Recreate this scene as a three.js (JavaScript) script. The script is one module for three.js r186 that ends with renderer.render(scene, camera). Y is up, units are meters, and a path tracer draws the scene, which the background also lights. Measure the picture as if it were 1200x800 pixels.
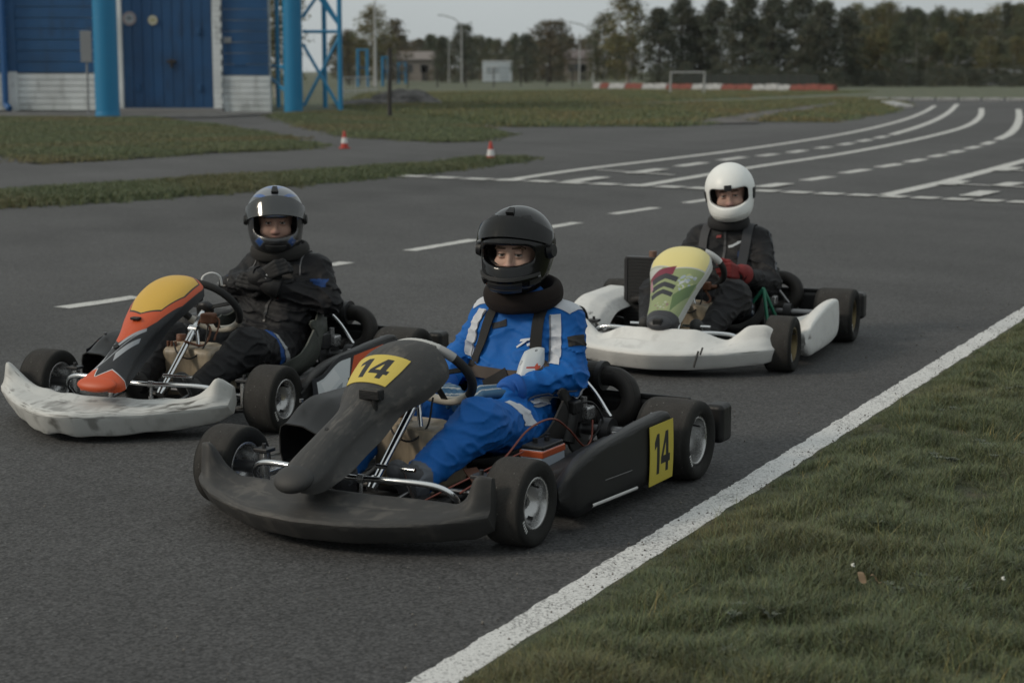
import * as THREE from 'three';
import { ImprovedNoise } from 'three/addons/math/ImprovedNoise.js';
import { RoundedBoxGeometry } from 'three/addons/geometries/RoundedBoxGeometry.js';
import { toCreasedNormals } from 'three/addons/utils/BufferGeometryUtils.js';

// ------------------------------------------------------------------ camera, sky, sun, exposure
const scene = new THREE.Scene();
const W = 1200, H = 800, FPX = 2100, HORIZON = 82, EYE = 1.41;
const PITCH = Math.atan((H / 2 - HORIZON) / FPX);
const camera = new THREE.PerspectiveCamera(2 * Math.atan(H / 2 / FPX) * 180 / Math.PI, 1.5, 0.1, 2500);
camera.position.set(0, EYE, 0);
camera.rotation.set(-PITCH, 0, 0);
camera.focus = 6.25;
camera.userData.fStop = 4.2;

const SUN_AZ = new THREE.Vector3(-1, 0.62, 0.32).normalize();
{
  const w = 512, h = 256, data = new Float32Array(w * h * 4), nz = new ImprovedNoise();
  for (let j = 0; j < h; j++) for (let i = 0; i < w; i++) {
    const el = ((j + 0.5) / h - 0.5) * Math.PI, az = ((i + 0.5) / w - 0.5) * 2 * Math.PI;
    const x = Math.cos(el) * Math.cos(az), y = Math.sin(el), z = Math.cos(el) * Math.sin(az);
    const up = Math.max(0, y);
    let l = 0.42 + 0.18 * Math.pow(up, 0.7);
    const q = 2.2 / (up + 0.35);
    l *= 1 + 0.07 * nz.noise(x * q, 3.1, z * q) + 0.04 * nz.noise(x * q * 2.7, 9.3, z * q * 2.7);
    const k = Math.pow(Math.max(0, x * SUN_AZ.x + y * SUN_AZ.y + z * SUN_AZ.z), 6) * 0.35;
    const o = (j * w + i) * 4;
    data[o] = l * (0.925 + k * 1.0); data[o + 1] = l * (1.0 + k * 0.85); data[o + 2] = l * (1.01 + k * 0.55); data[o + 3] = 1;
  }
  const sky = new THREE.DataTexture(data, w, h, THREE.RGBAFormat, THREE.FloatType);
  sky.mapping = THREE.EquirectangularReflectionMapping; sky.magFilter = sky.minFilter = THREE.LinearFilter; sky.needsUpdate = true;
  scene.background = sky; scene.environment = sky;
}
const sun = new THREE.DirectionalLight(new THREE.Color(1, 0.89, 0.74), 1.5);
sun.position.copy(SUN_AZ).multiplyScalar(60).add(new THREE.Vector3(0, 0, -8)); sun.target.position.set(0, 0, -8);
sun.castShadow = true; sun.shadow.radius = 26; sun.shadow.mapSize.set(2048, 2048);
Object.assign(sun.shadow.camera, { left: -30, right: 30, top: 30, bottom: -30, near: 1, far: 140 });
scene.add(sun, sun.target);
const renderer = new THREE.WebGLRenderer({ antialias: true });
renderer.toneMapping = THREE.LinearToneMapping;
renderer.toneMappingExposure = 1.12;
renderer.shadowMap.enabled = true;

// ------------------------------------------------------------------ helpers
const V = (x, y, z) => new THREE.Vector3(x, y, z);
const clamp = (x, a = 0, b = 1) => Math.min(b, Math.max(a, x));
const mix = (a, b, t) => a + (b - a) * t;
const smooth = (a, b, x) => { const t = clamp((x - a) / (b - a)); return t * t * (3 - 2 * t); };
function rng(seed) { let s = seed | 0; return () => { s = (s + 0x6d2b79f5) | 0; let t = Math.imul(s ^ (s >>> 15), 1 | s); t = (t + Math.imul(t ^ (t >>> 7), 61 | t)) ^ t; return ((t ^ (t >>> 14)) >>> 0) / 4294967296; }; }
const perlin = new ImprovedNoise();
const N3 = (x, y, z = 0.37) => perlin.noise(x, y, z);
// a photograph pixel (1200 x 800) to the point of the level y that it looks at
function at(px, py, y = 0) {
  const u = (px - W / 2) / FPX, v = (H / 2 - py) / FPX, c = Math.cos(PITCH), s = Math.sin(PITCH);
  const d = V(u, v * c - s, -(c + v * s)), t = (EYE - y) / -d.y;
  return V(d.x * t, y, d.z * t);
}
// a pixel column and row at a distance (metres along -z)
function far(px, py, d) {
  const u = (px - W / 2) / FPX, v = (H / 2 - py) / FPX, c = Math.cos(PITCH), s = Math.sin(PITCH);
  const t = d / (c + v * s), tx = d / (c + (H / 2 - 60) / FPX * s);
  return V(u * tx, EYE + (v * c - s) * t, -d);
}
const taken = {};
function numbered(name) { const n = taken[name] = (taken[name] ?? -1) + 1; return n ? name + '_' + String(n).padStart(3, '0') : name; }
function tag(o, label, category, group) { o.userData.label = label; if (category) o.userData.category = category; if (group) o.userData.group = group; return o; }
function thing(name, label, category, pos = [0, 0, 0], turn = 0, group) {
  const o = new THREE.Group(); o.name = numbered(name); o.position.set(...pos); o.rotation.y = turn; scene.add(o);
  return tag(o, label, category, group);
}
function merge(list) {
  list = (Array.isArray(list) ? list : [list]).filter(Boolean);
  let nv = 0, ni = 0; const col = list.some(g => g.attributes.color), uvd = list.some(g => g.attributes.uv);
  for (const g of list) { if (!g.attributes.normal) g.computeVertexNormals(); nv += g.attributes.position.count; ni += g.index ? g.index.count : g.attributes.position.count; }
  const P = new Float32Array(nv * 3), Nn = new Float32Array(nv * 3), U = uvd && new Float32Array(nv * 2), C = col && new Float32Array(nv * 3).fill(1), I = new Uint32Array(ni);
  let v = 0, i = 0;
  for (const g of list) {
    const n = g.attributes.position.count;
    for (let k = 0; k < n * 3; k++) { P[v * 3 + k] = g.attributes.position.array[k]; Nn[v * 3 + k] = g.attributes.normal.array[k]; }
    if (uvd && g.attributes.uv) for (let k = 0; k < n * 2; k++) U[v * 2 + k] = g.attributes.uv.array[k];
    if (col && g.attributes.color) for (let k = 0; k < n * 3; k++) C[v * 3 + k] = g.attributes.color.array[k];
    if (g.index) for (let k = 0; k < g.index.count; k++) I[i++] = g.index.array[k] + v; else for (let k = 0; k < n; k++) I[i++] = k + v;
    v += n;
  }
  const out = new THREE.BufferGeometry();
  out.setAttribute('position', new THREE.BufferAttribute(P, 3)); out.setAttribute('normal', new THREE.BufferAttribute(Nn, 3));
  if (uvd) out.setAttribute('uv', new THREE.BufferAttribute(U, 2));
  if (col) out.setAttribute('color', new THREE.BufferAttribute(C, 3));
  out.setIndex(new THREE.BufferAttribute(I, 1));
  return out;
}
function part(parent, name, geo, mat, label) {
  const m = new THREE.Mesh(Array.isArray(geo) ? merge(geo) : geo, mat); m.name = parent === scene ? numbered(name) : name;
  m.castShadow = m.receiveShadow = true; parent.add(m); if (label) m.userData.label = label;
  return m;
}
function structure(name, geo, mat) { const m = part(scene, name, geo, mat); m.userData.kind = 'structure'; return m; }
const box = (w, h, d, x = 0, y = 0, z = 0, r = 0) => { const g = r ? new RoundedBoxGeometry(w, h, d, 2, r) : new THREE.BoxGeometry(w, h, d); return g.translate(x, y, z); };
// a box whose long axis runs from a to b
function bar(a, b, w, h, r = 0) {
  const d = b.clone().sub(a), g = box(w, h, d.length(), 0, 0, 0, r), m = new THREE.Matrix4().lookAt(b, a, Math.abs(d.clone().normalize().y) > 0.98 ? V(0, 0, 1) : V(0, 1, 0));
  return g.applyMatrix4(m.setPosition(a.clone().add(b).multiplyScalar(0.5)));
}
function rod(a, b, r, seg = 10, r2 = r) {
  const d = b.clone().sub(a), g = new THREE.CylinderGeometry(r2, r, d.length(), seg);
  return g.applyQuaternion(new THREE.Quaternion().setFromUnitVectors(V(0, 1, 0), d.normalize())).translate((a.x + b.x) / 2, (a.y + b.y) / 2, (a.z + b.z) / 2);
}
function tube(pts, r, seg = 24, rad = 10, closed = false) { return new THREE.TubeGeometry(new THREE.CatmullRomCurve3(pts, closed, 'centripetal'), seg, r, rad, closed); }
// tube with rounded (capped) ends and a radius that may change along it
function hose(pts, radii, seg = 24, rad = 12) {
  const c = new THREE.CatmullRomCurve3(pts, false, 'centripetal'), fr = c.computeFrenetFrames(seg, false), P = [], I = [];
  const rr = t => { if (typeof radii === 'number') return radii; const x = t * (radii.length - 1), i = Math.min(radii.length - 2, Math.floor(x)); return mix(radii[i], radii[i + 1], x - i); };
  const rings = [];
  for (let i = 0; i <= seg; i++) { const p = c.getPointAt(i / seg), r = rr(i / seg); if (i === 0) rings.push([p, 0.001, i], [p, r * 0.8, i]); rings.push([p, r, i]); if (i === seg) rings.push([p, r * 0.8, i], [p, 0.001, i]); }
  rings.forEach(([p, r, i], k) => {
    const push = k === 0 || k === 1 ? fr.tangents[i].clone().multiplyScalar(k === 0 ? -0.12 * rr(0) : -0.1 * rr(0)) : V(0, 0, 0);
    for (let j = 0; j < rad; j++) { const a = j / rad * 2 * Math.PI; const q = p.clone().addScaledVector(fr.normals[i], Math.cos(a) * r).addScaledVector(fr.binormals[i], Math.sin(a) * r).add(push); P.push(q.x, q.y, q.z); }
  });
  for (let k = 0; k < rings.length - 1; k++) for (let j = 0; j < rad; j++) { const a = k * rad + j, b = k * rad + (j + 1) % rad; I.push(a, b, a + rad, b, b + rad, a + rad); }
  const g = new THREE.BufferGeometry(); g.setAttribute('position', new THREE.Float32BufferAttribute(P, 3)); g.setIndex(I); g.computeVertexNormals(); boxUV(g); return g;
}
function boxUV(g, s = 1) {
  if (!g.attributes.normal) g.computeVertexNormals();
  const p = g.attributes.position, n = g.attributes.normal, u = new Float32Array(p.count * 2);
  for (let i = 0; i < p.count; i++) {
    const ax = Math.abs(n.getX(i)), ay = Math.abs(n.getY(i)), az = Math.abs(n.getZ(i));
    const [a, b] = ax > ay && ax > az ? [p.getZ(i), p.getY(i)] : ay > az ? [p.getX(i), p.getZ(i)] : [p.getX(i), p.getY(i)];
    u[i * 2] = a * s; u[i * 2 + 1] = b * s;
  }
  g.setAttribute('uv', new THREE.BufferAttribute(u, 2)); return g;
}
function lathe(pts, seg = 48, axis = 'y') { const g = new THREE.LatheGeometry(pts.map(([r, y]) => new THREE.Vector2(r, y)), seg); if (axis === 'x') g.rotateZ(-Math.PI / 2); if (axis === 'z') g.rotateX(Math.PI / 2); return g; }
const creased = (g, a = 0.6) => toCreasedNormals(g, a);
// a sheet with thickness: P(u, v) for u, v in 0..1; the sheet grows inwards against its normal
function shell(P, nu, nv, th, crease = 0.9) {
  const e = 1e-3, pos = [], uv = [], idx = [], q = [];
  for (let j = 0; j <= nv; j++) for (let i = 0; i <= nu; i++) {
    const u = i / nu, v = j / nv, p = P(u, v);
    const du = P(Math.min(1, u + e), v).sub(P(Math.max(0, u - e), v)), dv = P(u, Math.min(1, v + e)).sub(P(u, Math.max(0, v - e)));
    const n = du.cross(dv).normalize(); q.push(p, p.clone().addScaledVector(n, -th)); uv.push([u, v]);
  }
  const at2 = (i, j, k) => ((j * (nu + 1) + i) * 2 + k);
  const tri = (a, b, c) => { for (const k of [a, b, c]) { pos.push(q[k].x, q[k].y, q[k].z); idx.push(...uv[k >> 1]); } };
  const quad = (a, b, c, d) => { tri(a, b, c); tri(a, c, d); };
  for (let j = 0; j < nv; j++) for (let i = 0; i < nu; i++) {
    quad(at2(i, j, 0), at2(i + 1, j, 0), at2(i + 1, j + 1, 0), at2(i, j + 1, 0));
    quad(at2(i, j, 1), at2(i, j + 1, 1), at2(i + 1, j + 1, 1), at2(i + 1, j, 1));
  }
  for (let i = 0; i < nu; i++) { quad(at2(i, 0, 1), at2(i + 1, 0, 1), at2(i + 1, 0, 0), at2(i, 0, 0)); quad(at2(i, nv, 0), at2(i + 1, nv, 0), at2(i + 1, nv, 1), at2(i, nv, 1)); }
  for (let j = 0; j < nv; j++) { quad(at2(0, j, 0), at2(0, j + 1, 0), at2(0, j + 1, 1), at2(0, j, 1)); quad(at2(nu, j, 1), at2(nu, j + 1, 1), at2(nu, j + 1, 0), at2(nu, j, 0)); }
  const g = new THREE.BufferGeometry(); g.setAttribute('position', new THREE.Float32BufferAttribute(pos, 3)); g.setAttribute('uv', new THREE.Float32BufferAttribute(idx, 2));
  return creased(g, crease);
}
// closed rings of control points, smoothed both ways into one skin with caps
function skin(rings, nu = 40, nv = 40, crease = 1.0) {
  const r2 = rings.map(r => new THREE.CatmullRomCurve3(r, true, 'centripetal')).map(c => Array.from({ length: nu }, (_, i) => c.getPoint(i / nu)));
  const cols = Array.from({ length: nu }, (_, i) => new THREE.CatmullRomCurve3(r2.map(r => r[i]), false, 'centripetal'));
  const pos = [], uv = [], q = [];
  for (let j = 0; j <= nv; j++) for (let i = 0; i < nu; i++) q.push(cols[i].getPoint(j / nv));
  const tri = (a, b, c, ua, ub, uc) => { for (const [p, w] of [[a, ua], [b, ub], [c, uc]]) { pos.push(p.x, p.y, p.z); uv.push(...w); } };
  for (let j = 0; j < nv; j++) for (let i = 0; i < nu; i++) {
    const a = q[j * nu + i], b = q[j * nu + (i + 1) % nu], c = q[(j + 1) * nu + (i + 1) % nu], d = q[(j + 1) * nu + i];
    const U = k => k / nu, Vv = k => k / nv;
    tri(a, b, c, [U(i), Vv(j)], [U(i + 1), Vv(j)], [U(i + 1), Vv(j + 1)]); tri(a, c, d, [U(i), Vv(j)], [U(i + 1), Vv(j + 1)], [U(i), Vv(j + 1)]);
  }
  for (const [j, flip] of [[0, true], [nv, false]]) {
    const c = V(0, 0, 0); for (let i = 0; i < nu; i++) c.add(q[j * nu + i]); c.divideScalar(nu);
    for (let i = 0; i < nu; i++) { const a = q[j * nu + i], b = q[j * nu + (i + 1) % nu]; flip ? tri(c, b, a, [0, 0], [0, 0], [0, 0]) : tri(c, a, b, [0, 0], [0, 0], [0, 0]); }
  }
  const g = new THREE.BufferGeometry(); g.setAttribute('position', new THREE.Float32BufferAttribute(pos, 3)); g.setAttribute('uv', new THREE.Float32BufferAttribute(uv, 2));
  return creased(g, crease);
}
// corners cut into short arcs, so that flat faces stay flat between them
function rounded(pts, r) { const n = pts.length, out = []; for (let i = 0; i < n; i++) { const a = pts[(i + n - 1) % n], b = pts[i], c = pts[(i + 1) % n], la = a.distanceTo(b), lc = c.distanceTo(b), p = b.clone().lerp(a, Math.min(0.4, r / la)), q = b.clone().lerp(c, Math.min(0.4, r / lc)); out.push(p, p.clone().add(q).multiplyScalar(0.25).addScaledVector(b, 0.5), q); } return out; }
// surface nets: one continuous mesh round the zero level of a distance field
function nets(f, lo, hi, cell, color) {
  const nx = Math.ceil((hi.x - lo.x) / cell) + 2, ny = Math.ceil((hi.y - lo.y) / cell) + 2, nz = Math.ceil((hi.z - lo.z) / cell) + 2;
  const F = new Float32Array(nx * ny * nz), id = (i, j, k) => i + nx * (j + ny * k), B = 8, reach = B * cell * 0.9 + 0.02;
  for (let bk = 0; bk < nz; bk += B) for (let bj = 0; bj < ny; bj += B) for (let bi = 0; bi < nx; bi += B) {
    const c = f(lo.x + (bi + B / 2) * cell, lo.y + (bj + B / 2) * cell, lo.z + (bk + B / 2) * cell), skip = Math.abs(c) > reach;
    for (let k = bk; k < Math.min(nz, bk + B); k++) for (let j = bj; j < Math.min(ny, bj + B); j++) for (let i = bi; i < Math.min(nx, bi + B); i++)
      F[id(i, j, k)] = skip ? c : f(lo.x + i * cell, lo.y + j * cell, lo.z + k * cell);
  }
  const vid = new Int32Array(nx * ny * nz).fill(-1), P = [], I = [];
  for (let k = 0; k < nz - 1; k++) for (let j = 0; j < ny - 1; j++) for (let i = 0; i < nx - 1; i++) {
    let s = 0; const v = [];
    for (let c = 0; c < 8; c++) { const w = F[id(i + (c & 1), j + ((c >> 1) & 1), k + (c >> 2))]; v.push(w); if (w < 0) s++; }
    if (s === 0 || s === 8) continue;
    let x = 0, y = 0, z = 0, n = 0;
    for (let c = 0; c < 8; c++) for (const b of [1, 2, 4]) { if (c & b) continue; const d = c | b; if ((v[c] < 0) === (v[d] < 0)) continue;
      const t = v[c] / (v[c] - v[d]); x += (c & 1) + (b === 1 ? t : 0); y += ((c >> 1) & 1) + (b === 2 ? t : 0); z += (c >> 2) + (b === 4 ? t : 0); n++; }
    vid[id(i, j, k)] = P.length / 3; P.push(lo.x + (i + x / n) * cell, lo.y + (j + y / n) * cell, lo.z + (k + z / n) * cell);
  }
  const face = (a, b, c, d, flip) => { if (a < 0 || b < 0 || c < 0 || d < 0) return; flip ? I.push(a, c, b, a, d, c) : I.push(a, b, c, a, c, d); };
  for (let k = 1; k < nz - 1; k++) for (let j = 1; j < ny - 1; j++) for (let i = 1; i < nx - 1; i++) {
    const o = F[id(i, j, k)] < 0;
    if (o !== F[id(i + 1, j, k)] < 0) face(vid[id(i, j - 1, k - 1)], vid[id(i, j, k - 1)], vid[id(i, j, k)], vid[id(i, j - 1, k)], !o);
    if (o !== F[id(i, j + 1, k)] < 0) face(vid[id(i - 1, j, k - 1)], vid[id(i - 1, j, k)], vid[id(i, j, k)], vid[id(i, j, k - 1)], !o);
    if (o !== F[id(i, j, k + 1)] < 0) face(vid[id(i - 1, j - 1, k)], vid[id(i, j - 1, k)], vid[id(i, j, k)], vid[id(i - 1, j, k)], !o);
  }
  const g = new THREE.BufferGeometry(); g.setAttribute('position', new THREE.Float32BufferAttribute(P, 3)); g.setIndex(I); g.computeVertexNormals(); boxUV(g);
  if (color) { const C = new Float32Array(P.length); for (let i = 0; i < P.length; i += 3) { const c = color(P[i], P[i + 1], P[i + 2]); C[i] = c[0]; C[i + 1] = c[1]; C[i + 2] = c[2]; } g.setAttribute('color', new THREE.BufferAttribute(C, 3)); }
  return g;
}
const sd = {
  cone(px, py, pz, b) { // rounded cone a -> b
    const x = px - b.ax, y = py - b.ay, z = pz - b.az, t = clamp((x * b.dx + y * b.dy + z * b.dz) * b.il);
    const ex = x - b.dx * t, ey = y - b.dy * t, ez = z - b.dz * t;
    return Math.sqrt(ex * ex + ey * ey + ez * ez) - (b.r1 + (b.r2 - b.r1) * t);
  },
  ell(x, y, z, a, b, c) { const k0 = Math.hypot(x / a, y / b, z / c), k1 = Math.hypot(x / (a * a), y / (b * b), z / (c * c)); return k1 < 1e-9 ? -Math.min(a, b, c) : k0 * (k0 - 1) / k1; },
  box(x, y, z, a, b, c, r) { const qx = Math.abs(x) - a + r, qy = Math.abs(y) - b + r, qz = Math.abs(z) - c + r; return Math.hypot(Math.max(qx, 0), Math.max(qy, 0), Math.max(qz, 0)) + Math.min(Math.max(qx, qy, qz), 0) - r; },
  min(a, b, k) { const h = Math.max(k - Math.abs(a - b), 0) / k; return Math.min(a, b) - h * h * k * 0.25; },
  max(a, b, k) { const h = Math.max(k - Math.abs(a - b), 0) / k; return Math.max(a, b) + h * h * k * 0.25; },
};
const bone = (a, b, r1, r2, col) => { const dx = b[0] - a[0], dy = b[1] - a[1], dz = b[2] - a[2]; return { ax: a[0], ay: a[1], az: a[2], dx, dy, dz, il: 1 / Math.max(1e-9, dx * dx + dy * dy + dz * dz), r1, r2, col }; };

// ------------------------------------------------------------------ textures
function hash2(x, y, s) { let h = Math.imul(x | 0, 374761393) ^ Math.imul(y | 0, 668265263) ^ Math.imul(s | 0, 1274126177); h = Math.imul(h ^ (h >>> 13), 1274126177); return ((h ^ (h >>> 16)) >>> 0) / 4294967296; }
function vnoise(x, y, per, s) { // tiles every per cells
  const xi = Math.floor(x), yi = Math.floor(y), fx = x - xi, fy = y - yi, w = v => ((v % per) + per) % per;
  const u = fx * fx * (3 - 2 * fx), v = fy * fy * (3 - 2 * fy);
  return mix(mix(hash2(w(xi), w(yi), s), hash2(w(xi + 1), w(yi), s), u), mix(hash2(w(xi), w(yi + 1), s), hash2(w(xi + 1), w(yi + 1), s), u), v);
}
const fbm = (u, v, per, oct, s) => { let a = 0, k = 0.5, p = per; for (let i = 0; i < oct; i++) { a += k * vnoise(u * p, v * p, p, s + i); p *= 2; k *= 0.5; } return a / (1 - Math.pow(0.5, oct)); };
function tex(n, fn, srgb, rep = 1, m = n) {
  const d = new Uint8Array(n * m * 4);
  for (let j = 0; j < m; j++) for (let i = 0; i < n; i++) { const c = fn(i / n, j / m, i, j), o = (j * n + i) * 4; if (typeof c === 'number') d[o] = d[o + 1] = d[o + 2] = clamp(c) * 255; else { d[o] = clamp(c[0]) * 255; d[o + 1] = clamp(c[1]) * 255; d[o + 2] = clamp(c[2]) * 255; } d[o + 3] = 255; }
  const t = new THREE.DataTexture(d, n, m, THREE.RGBAFormat); t.wrapS = t.wrapT = THREE.RepeatWrapping; t.magFilter = t.minFilter = THREE.LinearFilter; t.repeat.set(rep, rep);
  if (srgb) t.colorSpace = THREE.SRGBColorSpace; t.needsUpdate = true; return t;
}
function rep(t, r) { const c = t.clone(); c.repeat.set(r, r); c.needsUpdate = true; return c; }
function canvasTex(w, h, draw) { const c = document.createElement('canvas'); c.width = w; c.height = h; draw(c.getContext('2d'), w, h); const t = new THREE.CanvasTexture(c); t.colorSpace = THREE.SRGBColorSpace; t.magFilter = THREE.LinearFilter; return t; }
const lin = c => Math.pow(c, 1 / 2.2);   // a linear value to what a byte of an sRGB map holds
const grainTex = tex(512, (u, v) => clamp(0.5 + (fbm(u, v, 8, 6, 3) - 0.5) * 1.5));
const fineTex = tex(512, (u, v, i, j) => 0.55 * hash2(i, j, 5) + 0.45 * vnoise(u * 128, v * 128, 128, 8));
const scuffTex = tex(512, (u, v) => { const a = fbm(u, v, 6, 6, 21), s = fbm(u, v * 0.25, 64, 3, 44); return clamp(0.78 + (a - 0.5) * 0.55 + (s - 0.5) * 0.25); }, true);
const weaveTex = tex(256, (u, v, i, j) => 0.5 + 0.25 * Math.sin(i * Math.PI / 2) * Math.sin(j * Math.PI / 2) + 0.4 * (fbm(u, v, 32, 3, 2) - 0.5));
const std = (c, rough, metal = 0, extra = {}) => { const m = new THREE.MeshStandardMaterial({ roughness: rough, metalness: metal, ...extra }); m.color.setRGB(...(typeof c === 'number' ? [c, c, c] : c)); return m; };
const phys = (c, rough, metal = 0, extra = {}) => { const m = new THREE.MeshPhysicalMaterial({ roughness: rough, metalness: metal, ...extra }); m.color.setRGB(...(typeof c === 'number' ? [c, c, c] : c)); return m; };

// ------------------------------------------------------------------ the setting: ground
const roadA = at(480, 800), roadB = at(1200, 360);                       // left side of the painted edge line
const DIR = roadB.clone().sub(roadA).normalize(), OUT = V(-DIR.z, 0, DIR.x); // along the road (away), and out to the verge
const LINE_W = at(552, 800).sub(roadA).dot(OUT);
const alongRoad = (s, o, y = 0) => roadA.clone().addScaledVector(DIR, s).addScaledVector(OUT, o).setY(y);
const asphaltTex = tex(2048, (u, v, i, j) => {
  const big = fbm(u, v, 5, 4, 11), mid = fbm(u, v, 60, 3, 17), st = vnoise(u * 620, v * 620, 620, 4), fine = hash2(i, j, 9);
  let l = 0.050 * (0.84 + 0.2 * big + 0.3 * (mid - 0.5)) * (0.36 + 0.52 * smooth(0.2, 0.8, st) + 0.72 * smooth(0.22, 0.78, vnoise(u * 430, v * 430, 430, 24))) * (0.7 + 0.6 * fine);
  const chip = hash2(Math.floor(u * 900), Math.floor(v * 900), 31); if (chip > 0.985) l *= 1.9; else if (chip < 0.05) l *= 0.55;
  return [lin(l * 1.0), lin(l), lin(l * 1.01)];
}, true);
const asphaltBump = tex(1024, (u, v, i, j) => 0.6 * vnoise(u * 310, v * 310, 310, 4) + 0.4 * hash2(i, j, 9));
const asphaltMat = std(1, 0.92, 0, { map: asphaltTex, bumpMap: asphaltBump, bumpScale: 0.003, vertexColors: true });
let road;
{
  const xs = [], zs = []; for (let x = -70; x <= 90; x += 0.6) xs.push(x); for (let z = 14; z >= -130; z -= 0.6) zs.push(z);
  const P = [], C = [], U = [], I = [];
  for (const z of zs) for (const x of xs) {
    const o = (x - roadA.x) * OUT.x + (z - roadA.z) * OUT.z, s = (x - roadA.x) * DIR.x + (z - roadA.z) * DIR.z;
    P.push(x, 0, z); U.push(x / 3.2, z / 3.2);
    let l = 1 + 0.30 * N3(o * 1.3, s * 0.035, 4.2) + 0.18 * N3(o * 0.45 + 3, s * 0.06, 7.7) + 0.2 * N3(x * 0.55, z * 0.55, 1.2) - 0.16 * smooth(0.15, 0.4, N3(o * 2.6 + 9, s * 0.05, 2.2));
    l *= 1 + 0.12 * smooth(8.5, 11, -o);      // the older, paler surface beyond the lane line
    C.push(l * 0.99, l * (0.99 + 0.012 * N3(x * 0.2, z * 0.2, 2)), l);
  }
  for (let j = 0; j < zs.length - 1; j++) for (let i = 0; i < xs.length - 1; i++) { const a = j * xs.length + i; I.push(a, a + 1, a + xs.length, a + 1, a + xs.length + 1, a + xs.length); }
  const g = new THREE.BufferGeometry(); g.setAttribute('position', new THREE.Float32BufferAttribute(P, 3)); g.setAttribute('color', new THREE.Float32BufferAttribute(C, 3)); g.setAttribute('uv', new THREE.Float32BufferAttribute(U, 2)); g.setIndex(I); g.computeVertexNormals();
  road = structure('asphalt_road', g, asphaltMat);
}
const paintTex = tex(1024, (u, v, i, j) => {
  const a = fbm(u, v, 9, 4, 51), b = vnoise(u * 210, v * 210, 210, 7), b2 = vnoise(u * 420, v * 420, 420, 17), c = hash2(i, j, 77), pit = 0.55 * b + 0.3 * b2 + 0.15 * c, worn = 1 - smooth(0.22 + 0.30 * a, 0.34 + 0.30 * a, pit + 0.06);
  const l = mix(0.56 * (0.86 + 0.24 * b2), 0.13, 0.72 * worn); return [lin(l), lin(l * 1.0), lin(l * 0.985)];
}, true);
const paintMat = std(1, 0.8, 0, { map: paintTex, bumpMap: asphaltBump, bumpScale: 0.002 });
const oldPaintMat = std([0.92, 0.92, 0.9], 0.85, 0, { map: paintTex });
// a painted ribbon along world points, its two sides ragged
function ribbon(pts, w, step, rag, seed, y = 0.004) {
  const c = new THREE.CatmullRomCurve3(pts, false, 'centripetal'), L = c.getLength(), n = Math.max(2, Math.round(L / step)), P = [], U = [], I = [], m = 6;
  for (let i = 0; i <= n; i++) {
    const p = c.getPointAt(i / n), t = c.getTangentAt(i / n), o = V(-t.z, 0, t.x), s = i / n * L;
    for (let k = 0; k <= m; k++) {
      let q = k / m - 0.5; const e = k === 0 || k === m ? rag * (N3(s * 9, seed + k, 0.5) + 0.8 * N3(s * 40, seed + k, 2.5) + 0.6 * N3(s * 110, seed + k, 7.5)) : 0;
      const a = q * w + e * Math.sign(q || 1), end = i === 0 || i === n ? rag * N3(q * 9, seed, 3) * (i ? 1 : -1) : 0;
      P.push(p.x + o.x * a + t.x * end, y, p.z + o.z * a + t.z * end); U.push((p.x + o.x * a) / 1.3, (p.z + o.z * a) / 1.3);
    }
  }
  for (let i = 0; i < n; i++) for (let k = 0; k < m; k++) { const a = i * (m + 1) + k; I.push(a, a + 1, a + m + 1, a + 1, a + m + 2, a + m + 1); }
  const g = new THREE.BufferGeometry(); g.setAttribute('position', new THREE.Float32BufferAttribute(P, 3)); g.setAttribute('uv', new THREE.Float32BufferAttribute(U, 2)); g.setIndex(I); g.computeVertexNormals(); return g;
}
part(road, 'edge_line', ribbon([alongRoad(-5, LINE_W / 2), alongRoad(0, LINE_W / 2), alongRoad(20, LINE_W / 2), alongRoad(60, LINE_W / 2)], LINE_W, 0.02, 0.008, 3), paintMat);
let stripeSeed = 10;
const stripe = (name, pix, w, mat = oldPaintMat, y = 0.004) => part(road, name, ribbon(pix.map(([x, yy]) => at(x, yy)), w, 0.12, 0.012, stripeSeed++, y), mat);
for (const d of [[[72, 361], [162, 348]], [[262, 333], [340, 320]], [[384, 311.5], [406, 307.5]], [[479, 294], [557, 281]], [[640, 267.5], [676, 261]], [[718, 251], [769, 243.5]], [[804, 238], [836, 233]]]) stripe('lane_dash', d, 0.13);
for (const [x0, y0, x1, y1] of [[944, 211.5, 973, 207], [989, 203, 1017, 198.5], [1030, 196, 1055, 192], [1064, 190, 1083, 186.5], [1091, 184, 1108, 181], [1114, 179.5, 1128, 176.5], [1134, 174.5, 1147, 171.5], [1153, 169.5, 1164, 166]]) stripe('lane_dash', [[x0, y0], [x1, y1]], 0.2);
stripe('lane_line', [[1170, 163.5], [1183, 157], [1191, 149], [1195, 138], [1194, 128]], 0.2);
stripe('lane_line', [[589, 212.5], [680, 199], [780, 187], [878, 174.5], [990, 157], [1053, 142.5], [1082, 132], [1096, 124]], 0.19, oldPaintMat, 0.008);
stripe('lane_line', [[752, 218], [885, 196], [990, 180], [1077, 163], [1130, 149], [1148, 138], [1151, 127]], 0.19, oldPaintMat, 0.008);
for (const [x0, y0, x1, y1] of [[795, 195, 826, 190.5], [845, 188, 872, 184], [890, 183, 910, 180.5], [926, 179, 943, 176], [958, 174, 972, 172], [985, 170, 999, 167.5], [1007, 166, 1020, 163.5], [1027, 162, 1039, 159.5]]) stripe('lane_dash', [[x0, y0], [x1, y1]], 0.21);
stripe('lane_line', [[1045, 158], [1075, 149], [1098, 140], [1113, 131], [1122, 122]], 0.2);
stripe('lane_line', [[1039, 229], [1110, 213], [1200, 189], [1290, 165]], 0.2, oldPaintMat, 0.008);
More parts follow.
